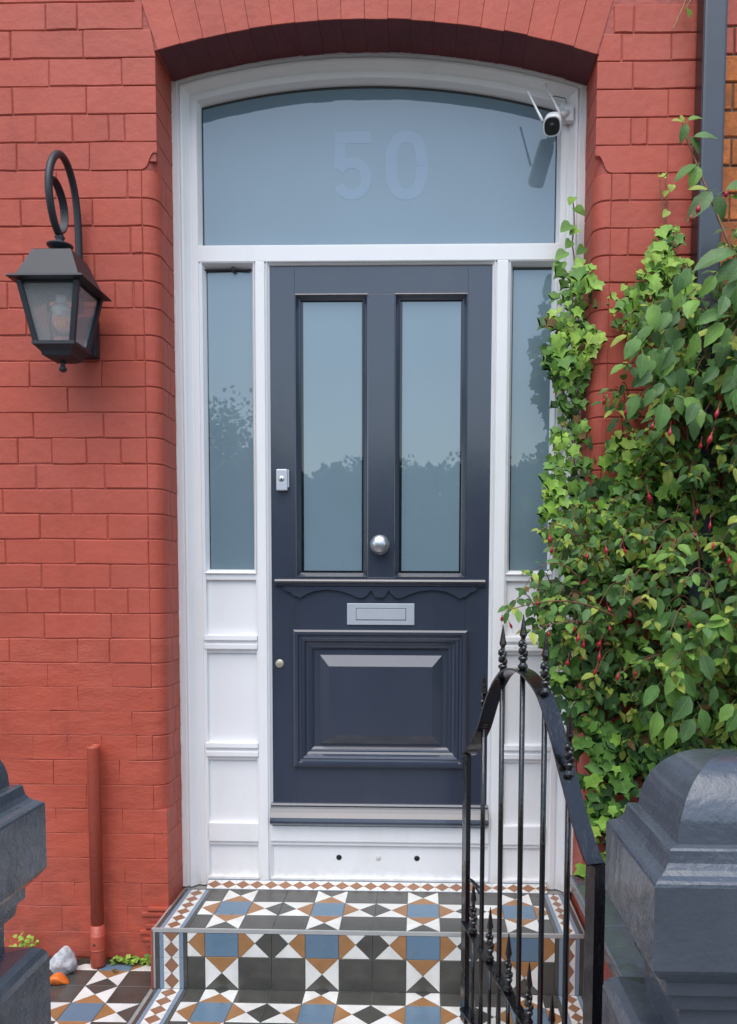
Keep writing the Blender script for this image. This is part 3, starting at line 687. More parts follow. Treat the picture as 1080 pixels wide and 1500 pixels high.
# ------------------------------------------------------------------ step and floor tiles
s_ = .10979; X0 = -.5504
def tri_tile(kind, u0, u1, v0, v1, place, parent, name='tile', base=None):
    """square tile occupying [u0,u1]x[v0,v1] of its full cell base; kinds: blue, dark, LR (brown low-u / dark high-u), RL, UD (brown at high v), DU"""
    bu0, bu1, bv0, bv1 = base or (u0, u1, v0, v1)
    c = ((bu0 + bu1) / 2, (bv0 + bv1) / 2); q = [(bu0, bv0), (bu1, bv0), (bu1, bv1), (bu0, bv1)]
    pieces = []
    if kind in ('blue', 'dark'): pieces = [(q, 't_' + kind)]
    else:
        cols = {'LR': ('t_white', 't_dark', 't_white', 't_ochre'), 'RL': ('t_white', 't_ochre', 't_white', 't_dark'),
                'UD': ('t_dark', 't_white', 't_ochre', 't_white'), 'DU': ('t_ochre', 't_white', 't_dark', 't_white')}[kind]
        for i in range(4): pieces.append(([q[i], q[(i + 1) % 4], c], cols[i]))
    m_ = MB()
    for poly, mt in pieces:
        # clip to the visible cell, then inset by half a joint
        poly = clip(poly, u0, u1, v0, v1)
        if len(poly) < 3: continue
        poly = inset(poly, .0006 if len(pieces) > 1 else .0009)
        if not poly: continue
        n = len(poly); top = inset(poly, .0005) or poly
        vs = [place(a, b, 0) for a, b in poly] + [place(a, b, .0042) for a, b in poly] + [place(a, b, .0048) for a, b in top]
        fs = [(i, (i + 1) % n, n + (i + 1) % n, n + i) for i in range(n)] + [(n + i, n + (i + 1) % n, 2 * n + (i + 1) % n, 2 * n + i) for i in range(n)] + [tuple(range(2 * n, 3 * n))]
        m_.add(vs, fs, mt)
    if not m_.v: return
    cc = place((u0 + u1) / 2, (v0 + v1) / 2, 0)
    tu, tv, th = random.gauss(0, .0035), random.gauss(0, .0035), random.uniform(-.0003, .0002)
    N_ = Vector(place(0, 0, 1)) - Vector(place(0, 0, 0)); U_ = Vector(place(1, 0, 0)) - Vector(place(0, 0, 0)); V_ = Vector(place(0, 1, 0)) - Vector(place(0, 0, 0)); c3 = Vector(cc)
    m_.v = [tuple(Vector(p) + N_ * ((Vector(p) - c3).dot(U_) * tu + (Vector(p) - c3).dot(V_) * tv + th)) for p in m_.v]
    o = m_.build(name, parent, tuple(Vector(cc) - wloc(parent))); return o
def clip(poly, u0, u1, v0, v1):
    def cut(P, ax, val, keep_less):
        out = []
        for i in range(len(P)):
            a, b = P[i], P[(i + 1) % len(P)]
            ia = (a[ax] <= val + 1e-9) if keep_less else (a[ax] >= val - 1e-9); ib = (b[ax] <= val + 1e-9) if keep_less else (b[ax] >= val - 1e-9)
            if ia: out.append(a)
            if ia != ib:
                t = (val - a[ax]) / (b[ax] - a[ax]); out.append((a[0] + (b[0] - a[0]) * t, a[1] + (b[1] - a[1]) * t))
        return out
    for ax, val, less in ((0, u0, 0), (0, u1, 1), (1, v0, 0), (1, v1, 1)):
        poly = cut(poly, ax, val, less)
        if len(poly) < 3: return []
    res = []
    for p in poly:
        if not res or (Vector(p) - Vector(res[-1])).length > 1e-5: res.append(p)
    if len(res) > 2 and (Vector(res[0]) - Vector(res[-1])).length < 1e-5: res.pop()
    return res
def inset(poly, d):
    n = len(poly); A = sum(poly[i][0] * poly[(i + 1) % n][1] - poly[(i + 1) % n][0] * poly[i][1] for i in range(n)) / 2
    if abs(A) < 4e-5: return None
    P = poly if A > 0 else poly[::-1]; out = []
    for i in range(n):
        a, b, c = Vector(P[i - 1]), Vector(P[i]), Vector(P[(i + 1) % n])
        e1, e2 = (b - a).normalized(), (c - b).normalized(); n1, n2 = Vector((-e1.y, e1.x)), Vector((-e2.y, e2.x))
        k = (n1 + n2); L_ = k.length
        if L_ < 1e-4: return None
        k = k / L_; out.append(tuple(b + k * min(d / max(k.dot(n1), .25), d * 3)))
    return out
def pat(i, j):
    """i column, j row (row 0 is the blue row, counting towards the camera)"""
    i %= 3; j %= 3
    if j == 0: return ('blue', 'LR', 'RL')[i]
    if i == 0: return ('UD', 'DU')[j - 1]     # v grows away from the camera
    return 'dark'
def border(u0, u1, v0, along_v, place, parent, n, name='border_tile', dark=.013, blue=.0135, clip_end=None):
    """band of dark, blue, diamonds, blue, dark. runs along v (or u) from v0, n tiles of .1052"""
    pitch = .0526; w = u1 - u0
    for t in range(n):
        a, b = v0 + t * 2 * pitch, v0 + (t + 1) * 2 * pitch
        if clip_end is not None:
            if a > clip_end - .004: break
            b = min(b, clip_end)
        m_ = MB()
        def pc(poly, mt):
            if mt != 't_brown' or True: poly = clip(poly, u0, u1, a, b)
            if len(poly) < 3: return
            poly = inset(poly, .0005)
            if not poly: return
            k = len(poly)
            P = (lambda p, h: place(p[0], p[1], h)) if along_v else (lambda p, h: place(p[1], p[0], h))
            vs = [P(p, 0) for p in poly] + [P(p, .0047) for p in poly]
            m_.add(vs, [(i, (i + 1) % k, k + (i + 1) % k, k + i) for i in range(k)] + [tuple(range(k, 2 * k))], mt)
        e = dark; f = dark + blue
        if dark > 0:
            pc([(u0, a), (u0 + e, a), (u0 + e, b), (u0, b)], 't_dark'); pc([(u1 - e, a), (u1, a), (u1, b), (u1 - e, b)], 't_dark')
        if blue > 0:
            pc([(u0 + e, a), (u0 + f, a), (u0 + f, b), (u0 + e, b)], 't_stripe'); pc([(u1 - f, a), (u1 - e, a), (u1 - e, b), (u1 - f, b)], 't_stripe')
        l, r_ = u0 + f, u1 - f; c = (l + r_) / 2
        for q in range(2):
            z = v0 + (t * 2 + q) * pitch; h = pitch / 2
            pc([(c, z), (r_ - .003, z + h), (c, z + pitch), (l + .003, z + h)], 't_brown')
            pc([(l, z), (c, z), (l + .003, z + h), (l, z + h)], 't_white'); pc([(r_, z), (r_, z + h), (r_ - .003, z + h), (c, z)], 't_white')
            pc([(l, z + h), (l + .003, z + h), (c, z + pitch), (l, z + pitch)], 't_white'); pc([(r_ - .003, z + h), (r_, z + h), (r_, z + pitch), (c, z + pitch)], 't_white')
        if m_.v: m_.build(name, parent, tuple(Vector((0, 0, 0))))
step = empty('door_step', (0, 0, 0), 'raised door step with patterned Victorian tiles and metal nosing', 'step')
BL0, BL1, BR0, BR1 = -.7130, -.6080, .5890, .6820
G = .0035       # grout level below tile face
m_ = MB(); m_.box(-.7200, .6880, YS + .0048 + .0012, .26, -.2, ZT - .0048 + .0012, 'grout'); m_.build('bed', step)
top = lambda a, b, h: (a, b, ZT - .0048 + h)
ris = lambda a, b, h: (a, YS + .0048 - h, b)
YB = .1390
# tread tiles
for i in range(-1, 11):
    for r_ in range(3):
        u0, u1 = X0 + i * s_, X0 + (i + 1) * s_; v0, v1 = YS + .006 + r_ * s_, YS + .006 + (r_ + 1) * s_
        j = (-(r_ - 1)) % 3     # row 1 (middle) is the blue row
        tri_tile(pat(i, j), max(u0, BL1), min(u1, BR0), v0, min(v1, YB + .006), top, step, base=(u0, u1, v0, v1))
# riser tiles
for i in range(-1, 11):
    u0, u1 = X0 + i * s_, X0 + (i + 1) * s_
    tri_tile(pat(i, 0), max(u0, BL1), min(u1, BR0), s_, ZT - .013, ris, step, base=(u0, u1, s_ - .008, 2 * s_ - .008))
    tri_tile(pat(i, 1), max(u0, BL1), min(u1, BR0), .001, s_, ris, step, base=(u0, u1, .001, s_))
border(BL0, BL1, .000, True, ris, step, 2, clip_end=ZT - .013); border(BR0, BR1, .000, True, ris, step, 2, clip_end=ZT - .013)
border(BL0, BL1, YS + .006, True, top, step, 4, clip_end=.1450); border(BR0, BR1, YS + .006, True, top, step, 4, clip_end=.1450)
# strip of small diamonds along the frame
ramp = lambda a, b, h: (a, .1515 + (b - .168) * (.0347 / .065), ZT - .0048 + h + (b - .168) * (.0235 / .065))
border(.1680, .2330, -.6350, False, ramp, step, 12, dark=.0, blue=.004, clip_end=.6160)
m_ = MB(); m_.prism([(.1515, ZT - .003), (.1862, ZT + .0200), (.1862, ZT - .003)], -.6355, .6165, 'grout', 'YZ'); m_.build('fillet_bed', step)
m_ = MB()
for a, b, c_, d_, mt in ((-.7130, .6820, .1452, .1512, 't_dark'),):
    m_.box(a, b, c_, d_, ZT - .003, ZT - (.0002 if mt != 't_dark' or a < -.7 else .0006), mt)
m_.build('edge_strip', step)
# metal nosing and corner trims
m_ = MB(); m_.box(-.7245, .6885, YS - .0012, YS + .0055, ZT - .0125, ZT + .0008, 'trim', c=.0010); m_.build('nosing_trim', step)
m_ = MB(); m_.box(-.7245, -.7140, YS - .0010, YS + .006, .0, ZT - .0127, 'trim', c=.0010); m_.build('corner_trim', step)
m_ = MB(); m_.box(.6822, .6885, YS - .0010, YS + .006, .0, ZT - .0127, 'trim', c=.0010); m_.build('corner_trim', step)
for a, b, c_ in ((-.7205, -.7140, .0), (.6822, .6885, .16)):
    m_ = MB(); m_.box(a, b, YS + .006, c_, ZT - .008, ZT + .0005, 'trim', c=.001); m_.build('side_trim', step)

path = bpy.data.objects.new('tiled_path', None); C.objects.link(path); path['kind'] = 'structure'
m_ = MB(); m_.box(-1.95, .70, -1.62, -.004, -.12, -.0036, 'grout'); m_.build('bed', path)
flo = lambda a, b, h: (a, b, -.0048 + h)
# in front of the step
r_ = 0; v1 = YS
rows_ = [(YS - .080, YS)] + [(YS - .080 - s_ * (k + 1), YS - .080 - s_ * k) for k in range(11)]
for r_, (v0, v1) in enumerate(rows_):
    j = (r_ - 1) % 3
    base_v = (v0, v0 + s_)
    for i in range(-1, 11):
        u0, u1 = X0 + i * s_, X0 + (i + 1) * s_
        tri_tile(pat(i, j), max(u0, BL1), min(u1, BR0), v0, v1, flo, path, base=(u0, u1, *base_v))
border(BL0 - .006, BL1, -1.55, True, flo, path, 13, clip_end=YS - .001); border(BR0, BR1 + .006, -1.55, True, flo, path, 13, clip_end=YS - .001)
# left of the step
for r_ in range(15):
    v1 = .0355 - r_ * .1052; v0 = v1 - .1052
    for i in range(-8, 1):
        u0, u1 = -.9530 + i * s_, -.9530 + (i + 1) * s_
        if i == 0 or i < 0 or True:
            tri_tile(pat(i, r_), u0, u1, v0, min(v1, -.026), flo, path, base=(u0, u1, v0, v1))
    u0, u1 = -.9530 + s_, -.9530 + 2 * s_
    tri_tile(pat(1, r_), u0, min(u1, -.7245), v0, min(v1, -.026), flo, path, base=(u0, u1, v0, v1))
# soil gap along the wall
m_ = MB(); 
bmx = bmesh.new(); bmesh.ops.create_grid(bmx, x_segments=90, y_segments=5, size=.5)
for v in bmx.verts:
    v.co = Vector((-1.60 + (v.co.x + .5) * .875, -.030 + (v.co.y + .5) * .034, -.004 + .010 * noise.noise(v.co * 30) + .008 * (v.co.y + .5)))
m_.bm(bmx, 'soil'); tag(m_.build('soil', None), kind='structure')
# pavement, road and verge: one wide ground
m_ = MB(); m_.add([(-90, -90, -.16), (90, -90, -.16), (90, 60, -.16), (-90, 60, -.16)], [(0, 1, 2, 3)], 'paving'); tag(m_.build('ground'), kind='structure')
m_ = MB(); m_.box(-40, 40, -4.6, -1.62, -.15, -.06, 'paving'); tag(m_.build('pavement'), kind='structure')
m_ = MB(); m_.add([(-60, -13, -.145), (60, -13, -.145), (60, -4.62, -.145), (-60, -4.62, -.145)], [(0, 1, 2, 3)], 'asphalt'); tag(m_.build('road'), kind='structure')

# ------------------------------------------------------------------ wall lantern
LX, LY = -.983, -.163
lan = empty('wall_lantern', (LX, 0, 2.2), 'black metal wall lantern hanging from a curled arm left of the door', 'lantern')
hb = .117    # half brim
zb = 2.2480
m_ = MB()
pl = [(hb, zb), (hb - .006, zb + .008), (hb - .020, zb + .010), (hb - .022, zb + .014), (.060, zb + .098), (.052, zb + .103), (.030, zb + .105)]
def sq_rings(m_, pl, cx, cy, mat, close=True, ax=1.0, smooth=False):
    vs = []; 
    for h_, z in pl: vs += [(cx - h_, cy - h_, z), (cx + h_, cy - h_, z), (cx + h_, cy + h_, z), (cx - h_, cy + h_, z)]
    n = len(pl); fs = [(i * 4 + a, i * 4 + (a + 1) % 4, (i + 1) * 4 + (a + 1) % 4, (i + 1) * 4 + a) for i in range(n - 1) for a in range(4)]
    if close: fs += [(0, 1, 2, 3), tuple((n - 1) * 4 + a for a in range(4))]
    m_.add(vs, fs, mat, smooth)
sq_rings(m_, [(hb - .03, zb - .004)] + pl, LX, LY, 'lamp_black', close=False)
m_.add([(LX - .03, LY - .03, zb + .105), (LX + .03, LY - .03, zb + .105), (LX + .03, LY + .03, zb + .105), (LX - .03, LY + .03, zb + .105)], [(0, 1, 2, 3)], 'lamp_black')
m_.build('roof', lan)
zt_, zbm = zb - .006, zb - .182
ht, hbm = .088, .056
for sx in (-1, 1):
    for sy in (-1, 1):
        m_ = MB(); w = .0075
        a = [(LX + sx * ht + dx * w, LY + sy * ht + dy * w, zt_) for dx, dy in ((-1, -1), (1, -1), (1, 1), (-1, 1))]
        b = [(LX + sx * hbm + dx * w, LY + sy * hbm + dy * w, zbm) for dx, dy in ((-1, -1), (1, -1), (1, 1), (-1, 1))]
        m_.add(a + b, [(0, 1, 2, 3), (4, 5, 6, 7)] + [(i, (i + 1) % 4, 4 + (i + 1) % 4, 4 + i) for i in range(4)], 'lamp_black'); m_.build('corner_bar', lan)
for (dx, dy) in ((0, -1), (1, 0), (0, 1), (-1, 0)):
    m_ = MB(); e = .004
    def P(h_, z, t): return (LX + (dx * (h_ - e) if dx else t * h_), LY + (dy * (h_ - e) if dy else t * h_), z)
    m_.add([P(ht, zt_, -.95), P(ht, zt_, .95), P(hbm, zbm, .95), P(hbm, zbm, -.95)], [(0, 1, 2, 3)], 'lamp_glass'); m_.build('glass_pane', lan)
    for (h_, z) in ((ht, zt_), (hbm + .001, zbm)):
        m_ = MB()
        q = [P(h_, z - .006, -1), P(h_, z - .006, 1), P(h_, z + .006, 1), P(h_, z + .006, -1)]
        q2 = [(x - dx * .008, y - dy * .008, z_) for x, y, z_ in q]
        m_.add(q + q2, [(0, 1, 2, 3), (4, 5, 6, 7)] + [(i, (i + 1) % 4, 4 + (i + 1) % 4, 4 + i) for i in range(4)], 'lamp_black')
        m_.build('cross_bar', lan)
m_ = MB(); sq_rings(m_, [(.066, zbm + .006), (.066, zbm - .004), (.058, zbm - .010), (.048, zbm - .020), (.044, zbm - .032), (.030, zbm - .040), (.016, zbm - .044)], LX, LY, 'lamp_black'); m_.build('base', lan)
m_ = MB(); m_.lathe([(.012, zbm - .042), (.007, zbm - .050), (.007, zbm - .056), (.012, zbm - .063), (.011, zbm - .070), (.004, zbm - .074), (.0001, zbm - .075)], (LX, LY, 0), 'lamp_black', 14); m_.build('finial', lan)
m_ = MB(); m_.lathe([(.014, zb + .104), (.014, zb + .112), (.022, zb + .118), (.037, zb + .127), (.040, zb + .132), (.030, zb + .137), (.014, zb + .140), (.012, zb + .150), (.016, zb + .156), (.012, zb + .162), (.010, zb + .17)], (LX, LY, 0), 'lamp_black', 20); m_.build('collar', lan)
# bulb
m_ = MB(); m_.lathe([(.0001, -.048), (.020, -.044), (.036, -.030), (.044, -.008), (.043, .014), (.034, .036), (.020, .050)], (LX, LY, zb - .098), 'bulb_glass', 20); blb = m_.build('bulb', lan)
m_ = MB(); m_.lathe([(.012, -.004), (.028, .006), (.031, .016), (.024, .030), (.016, .036), (.016, .060)], (LX, LY, zb - .082), 'bulb_cap', 18); m_.build('bulb_collar', lan)
m_ = MB()
for q in range(5): m_.tube([(LX - .014 + q * .007, LY - .012, zb - .126), (LX - .010 + q * .005, LY - .006, zb - .086)], .0018, 'filament', 5)
m_.build('filament', lan)
# arm: vertical rod up from the back plate, loop forward and down to the collar
YR = -.022
arm = [(YR, zb - .03), (YR, zb + .15), (YR - .001, zb + .24), (YR - .010, zb + .31), (YR - .030, zb + .365), (YR - .065, zb + .405), (YR - .105, zb + .420), (YR - .145, zb + .408), (YR - .182, zb + .372), (YR - .205, zb + .325), (YR - .210, zb + .275), (YR - .200, zb + .228), (YR - .180, zb + .190), (YR - .155, zb + .168), (YR - .141, zb + .164)]
def smooth2(P, it=2):
    P = [Vector(p) for p in P]
    for _ in range(it):
        Q = [P[0]]
        for a, b in zip(P[:-1], P[1:]): Q += [a * .75 + b * .25, a * .25 + b * .75]
        Q.append(P[-1]); P = Q
    return P
m_ = MB(); m_.tube([(LX, y, z) for y, z in smooth2(arm)], .0115, 'lamp_black', 12); m_.build('arm', lan)
curl = [(YR - .205, zb + .305), (YR - .180, zb + .315), (YR - .150, zb + .308), (YR - .120, zb + .285), (YR - .105, zb + .250), (YR - .108, zb + .210), (YR - .125, zb + .182), (YR - .145, zb + .170)]
cp = smooth2(curl); m_ = MB(); vs = []
for (y, z) in cp:
    vs += [(LX - .012, y, z), (LX + .012, y, z)]
cpn = []
for i, p in enumerate(cp):
    t = (cp[min(i + 1, len(cp) - 1)] - cp[max(i - 1, 0)]).normalized(); cpn.append(p + Vector((-t.y, t.x)) * .005)
for p in cpn: vs += [(LX - .012, p.x, p.y), (LX + .012, p.x, p.y)]
k = len(cp); fs = []
for i in range(k - 1):
    fs += [(2 * i, 2 * i + 1, 2 * i + 3, 2 * i + 2), (2 * k + 2 * i, 2 * k + 2 * i + 1, 2 * k + 2 * i + 3, 2 * k + 2 * i + 2), (2 * i, 2 * i + 2, 2 * k + 2 * i + 2, 2 * k + 2 * i), (2 * i + 1, 2 * i + 3, 2 * k + 2 * i + 3, 2 * k + 2 * i + 1)]
m_.add(vs, fs, 'lamp_black'); m_.build('curl', lan)
m_ = MB(); m_.box(LX - .012, LX + .056, -.040, -.001, zb - .175, zb - .045, 'lamp_black', c=.006); m_.build('back_plate', lan)

# ------------------------------------------------------------------ security camera
cam_o = empty('security_camera', (.60, .17, 2.93), 'white security camera with two antennae on top right of the door frame', 'camera')
m_ = MB()
F = Vector((.570, .030, 2.826)); B = Vector((.594, .155, 2.912)); ax = (F - B).normalized(); side = ax.cross(Vector((0, 0, 1))).normalized(); upv = side.cross(ax)
def sup(r_, n=24, e=.75): return [((1 if math.cos(a) > 0 else -1) * abs(math.cos(a)) ** e * r_, (1 if math.sin(a) > 0 else -1) * abs(math.sin(a)) ** e * r_ * 1.02) for a in [2 * PI * i / n + PI / 4 for i in range(n)]]
def tubeframe(m_, secs, mat):
    n = 24; vs = []
    for c, r_ in secs: vs += [tuple(c + side * a + upv * b) for a, b in sup(r_)]
    k = len(secs); fs = [(i * n + j, i * n + (j + 1) % n, (i + 1) * n + (j + 1) % n, (i + 1) * n + j) for i in range(k - 1) for j in range(n)] + [tuple(range(n)), tuple((k - 1) * n + j for j in range(n))]
    m_.add(vs, fs, mat, False)
tubeframe(m_, [(B, .017), (B + ax * .008, .0255), (B + ax * .03, .0285), (F - ax * .004, .0295), (F, .0285)], 'cctv'); m_.build('body', cam_o)
m_ = MB(); tubeframe(m_, [(F - ax * .002, .0250), (F + ax * .0010, .0248)], 'black'); fp = m_.build('face_plate', cam_o)
m_ = MB(); m_.tube([F + ax * .0008 + upv * .002, F + ax * .003 + upv * .002], .008, 'rubber', 16); m_.build('lens', fp)
for s2, base, tip in ((-1, F + side * -.0, 0), (1, 0, 0)):
    pass
for b0, t0 in (((.545, .075, 2.868), (.500, .115, 2.985)), ((.612, .120, 2.912), (.562, .150, 3.030))):
    m_ = MB(); m_.tube([b0, tuple(Vector(b0).lerp(Vector(t0), .25)), t0], [.0048, .004, .0032], 'cctv', 8); m_.build('antenna', cam_o)
m_ = MB(); m_.tube([(.600, .14, 2.915), (.632, .16, 2.935), (.650, .176, 2.945)], [.010, .012, .013], 'cctv', 10); m_.box(.632, .664, .160, .186, 2.915, 2.965, 'cctv', c=.003); m_.build('bracket', cam_o)
m_ = MB(); m_.tube([(.640, .175, 2.98), (.635, .168, 2.992), (.60, .175, 3.004), (.585, .186, 3.008)], .0016, 'rubber', 5); m_.build('cable', cam_o)

# ------------------------------------------------------------------ downpipe and stub pipe
dp = empty('downpipe', (1.05, -.05, 0), 'dark grey square rainwater downpipe on the wall right of the door', 'downpipe')
m_ = MB(); m_.box(1.0185, 1.0880, -.085, -.017, .05, 3.9, 'pipe', c=.007); m_.build('pipe', dp)
m_ = MB(); m_.box(1.0165, 1.0210, -.080, -.015, .05, 3.9, 'black', c=.001); m_.box(1.0850, 1.0895, -.080, -.015, .05, 3.9, 'black', c=.001); m_.build('side_shade', dp)  # black strips: left paints the pipe's shaded side, right its dark edge
m_ = MB(); m_.box(1.030, 1.076, -.017, .001, 1.2, 1.24, 'black'); m_.box(1.03, 1.076, -.017, .001, 3.0, 3.04, 'black'); m_.build('wall_clip', dp)

sp = empty('waste_pipe', (-.960, -.045, 0), 'short red painted iron pipe standing against the wall by the step', 'pipe')
m_ = MB(); m_.lathe([(.0235, -.005), (.0235, .150)], (-.9625, -.042, 0), 'red_pipe', 20); m_.lathe([(.0215, .148), (.0215, .762), (.0225, .766), (.0225, .775), (.017, .776), (.016, .70)], (-.9625, -.042, 0), 'red_pipe', 20); m_.build('shaft', sp)
m_ = MB(); m_.lathe([(.0246, .006), (.0262, .010), (.0262, .112), (.0246, .117)], (-.9625, -.042, 0), 'red_pipe', 20); m_.lathe([(.0268, .060), (.0268, .066)], (-.9625, -.042, 0), 'red_pipe', 20); cl = m_.build('collar', sp)
m_ = MB(); m_.lathe([(.0001, -.001), (.004, 0), (.004, .003)], (-.965, -.069, .087), 'black', 10, 'Y'); m_.build('screw_hole', cl)

# ------------------------------------------------------------------ gate piers
def pier(x0, x1, y0, y1, zt, label, rough_side):
    """cap: domed top, step, cyma, die; neck; shaft; wide body. zt = top of the die"""
    e = empty('gate_pier', ((x0 + x1) / 2, (y0 + y1) / 2, 0), label, 'gate pier', 'dark grey gate piers')
    cx, cy = (x0 + x1) / 2, (y0 + y1) / 2; hx, hy = (x1 - x0) / 2, (y1 - y0) / 2
    def rings(m_, pl, mats, N=10):
        """pl: (inset, z) rings of a rounded square, subdivided sides"""
        vs = []
        for ins_, z in pl:
            a, b = hx - ins_, hy - ins_; ring = []
            for (p, q) in (((-a, -b), (a, -b)), ((a, -b), (a, b)), ((a, b), (-a, b)), ((-a, b), (-a, -b))):
                for t in range(N):
                    f = t / N; ring.append((cx + p[0] + (q[0] - p[0]) * f, cy + p[1] + (q[1] - p[1]) * f, z))
            vs += ring
        n = 4 * N; k = len(pl)
        fs = []; 
        o = len(m_.v)
        for i in range(k - 1):
            for a in range(n):
                sidei = a // N; mt = mats(i, sidei)
                m_.mi(mt); m_.f.append([o + i * n + a, o + i * n + (a + 1) % n, o + (i + 1) * n + (a + 1) % n, o + (i + 1) * n + a]); m_.m.append(m_.mi(mt)); m_.sm.append(False)
        m_.v += [(x + .0012 * noise.noise(Vector((x, y, z)) * 25), y + .0012 * noise.noise(Vector((y, z, x)) * 25), z) for x, y, z in vs]
        m_.f.append([o + (k - 1) * n + a for a in range(n)]); m_.m.append(m_.mi('pier')); m_.sm.append(False)
    # die and moulded shoulder
    m_ = MB()
    pl = [(.045, zt - .215), (.040, zt - .190), (.030, zt - .185), (.030, zt - .165), (.014, zt - .150), (.004, zt - .138), (.0, zt - .132), (.0, zt - .005), (.0015, zt), (.006, zt + .0035), (.014, zt + .008), (.021, zt + .014), (.026, zt + .023), (.0285, zt + .034), (.0295, zt + .041), (.033, zt + .044), (.050, zt + .046)]
    rings(m_, pl, lambda i, s2: 'pier_rough' if (5 <= i < 7 and s2 == rough_side) else 'pier'); m_.build('cap', e)
    # dome with hips
    m_ = MB(); pl = [(.046, zt + .030), (.047, zt + .050)]
    H = .118; W = hx - .050
    for q in range(1, 13):
        a = PI / 2 * q / 12; pl.append((.047 + W * .97 * (1 - math.cos(a)) ** .92, zt + .050 + H * math.sin(a) ** .95))
    rings(m_, pl, lambda i, s2: 'pier'); dm = m_.build('dome', e)
    for p in dm.data.polygons: p.use_smooth = True
    m2 = dm.data; 
    try: m2.set_sharp_from_angle(angle=R(28))
    except Exception: pass
    m_ = MB(); rings(m_, [(.060, zt - .30), (.060, zt - .214)], lambda i, s2: 'pier'); m_.build('shaft', e)
    m_ = MB(); rings(m_, [(0, -.16), (0, zt - .320), (.003, zt - .308), (.010, zt - .298), (.022, zt - .290), (.059, zt - .284)], lambda i, s2: 'pier_rough' if (i == 0 and s2 == rough_side) else 'pier'); m_.build('body', e)
    return e
pier(.500, .815, -1.545, -1.230, .898, 'larger dark grey gate pier with rounded cap, standing right beside the iron gate', 3)
pier(-.915, -.600, -1.465, -1.150, .898, 'dark grey gate pier cut off by the left edge, in front of the red wall', 1)

# ------------------------------------------------------------------ boundary wall behind the right pier
bw = empty('boundary_wall', (.8, -.6, 0), 'low red garden wall with dark grey coping behind the right gate pier', 'wall')
m_ = MB(); m_.box(.700, .90, -1.228, -.002, -.15, .292, 'red_rough'); m_.build('wall_body', bw)
for k in range(3):
    a = -1.228 + k * .4085; m_ = MB(); m_.box(.665, .93, a, a + .4065, .293, .335, 'pier', c=.006); m_.build('coping_stone', bw)

# ------------------------------------------------------------------ iron gate
GA = Vector((.2862, -.41, 0)); GB = Vector((.5200, -1.06, 0))
gdir = (GB - GA).normalized(); gn = Vector((-gdir.y, gdir.x, 0))
gate = empty('iron_gate', (GA.x, GA.y, 0), 'open black wrought iron gate with arched top rail and spear finials', 'gate')
def gp(t, z=0): v = GA.lerp(GB, t); return Vector((v.x, v.y, z))
def gbar(name, t, z0, z1, w, d=None, c=.002):
    """square-section vertical bar; w along the gate, d across"""
    d = d or w; m_ = MB(); p = gp(t); lean = Vector((gdir.x, gdir.y, 0))
    vs = []
    for z in (z0, z1):
        for a, b in ((-1, -1), (1, -1), (1, 1), (-1, 1)): v = p + lean * a * w / 2 + gn * b * d / 2; vs.append((v.x, v.y, z))
    m_.add(vs, [(0, 1, 2, 3), (4, 5, 6, 7)] + [(i, (i + 1) % 4, 4 + (i + 1) % 4, 4 + i) for i in range(4)], 'black_iron')
    return m_.build(name, gate)
def spear(t, zb_, L_, name='spear_finial', sc=1.0):
    m_ = MB(); p = gp(t)
    k = L_ / .145
    prof = [(.006, 0), (.012, .004), (.0135, .010), (.0085, .016), (.0075, .022), (.0120, .027), (.0125, .031), (.007, .036)]
    m_.lathe([(r_ * sc, h * k) for r_, h in prof], (p.x, p.y, zb_), 'black_iron', 10)
    # twisted leaf knot
    for q in range(5):
        a = q * 2.4; c = Vector((math.cos(a) * .0055, math.sin(a) * .0055, (.042 + q * .0065) * k))
        bmx = bmesh.new(); bmesh.ops.create_icosphere(bmx, subdivisions=1, radius=.0088 * sc)
        for v in bmx.verts: v.co = Vector((v.co.x * .95, v.co.y * .95, v.co.z * 1.3)) + c + Vector((p.x, p.y, zb_))
        m_.bm(bmx, 'black_iron', True)
    tip = [(.0065, .074), (.0052, .080), (.0062, .084), (.0098, .092), (.0072, .106), (.0036, .130), (.0008, .1455)]
    m_.lathe([(r_ * sc, h * k) for r_, h in tip], (p.x, p.y, zb_), 'black_iron', 6, smooth=False)
    return m_.build(name, gate)
railz = lambda t: .3399 - .170 * t
gbar('gate_stile', 0, .035, .8390, .030, .014); gbar('gate_stile', 1, .02, .7520, .036, .026)
ARZ = [(0, .8360), (.06, .864), (1 / 6, .9350), (.25, 1.028), (1 / 3, 1.0900), (.42, 1.1190), (.5, 1.1220), (.58, 1.108), (2 / 3, 1.0740), (.75, 1.000), (5 / 6, .9050), (.92, .812), (1.0, .7520)]
def arz(t):
    xs_ = [a for a, _ in ARZ]; zs_ = [b for _, b in ARZ]
    i = min(max(np.searchsorted(xs_, t) - 1, 0), len(xs_) - 2)
    # catmull-rom
    p = [zs_[max(i - 1, 0)], zs_[i], zs_[i + 1], zs_[min(i + 2, len(zs_) - 1)]]; u = (t - xs_[i]) / (xs_[i + 1] - xs_[i])
    return .5 * ((2 * p[1]) + (-p[0] + p[2]) * u + (2 * p[0] - 5 * p[1] + 4 * p[2] - p[3]) * u * u + (-p[0] + 3 * p[1] - 3 * p[2] + p[3]) * u ** 3)
m_ = MB(); N = 64; vs = []; W = .042; T = .0050
for i in range(N + 1):
    t = i / N; p = gp(t, arz(t)); e = .004
    q = gp(min(1, t + e), arz(min(1, t + e))) - gp(max(0, t - e), arz(max(0, t - e))); q.normalize(); nn = q.cross(gn).normalized()
    if nn.z < 0: nn = -nn
    for a, b in ((-1, -1), (1, -1), (1, 1), (-1, 1)):
        v = p + gn * a * W / 2 + nn * b * T / 2; vs.append(tuple(v))
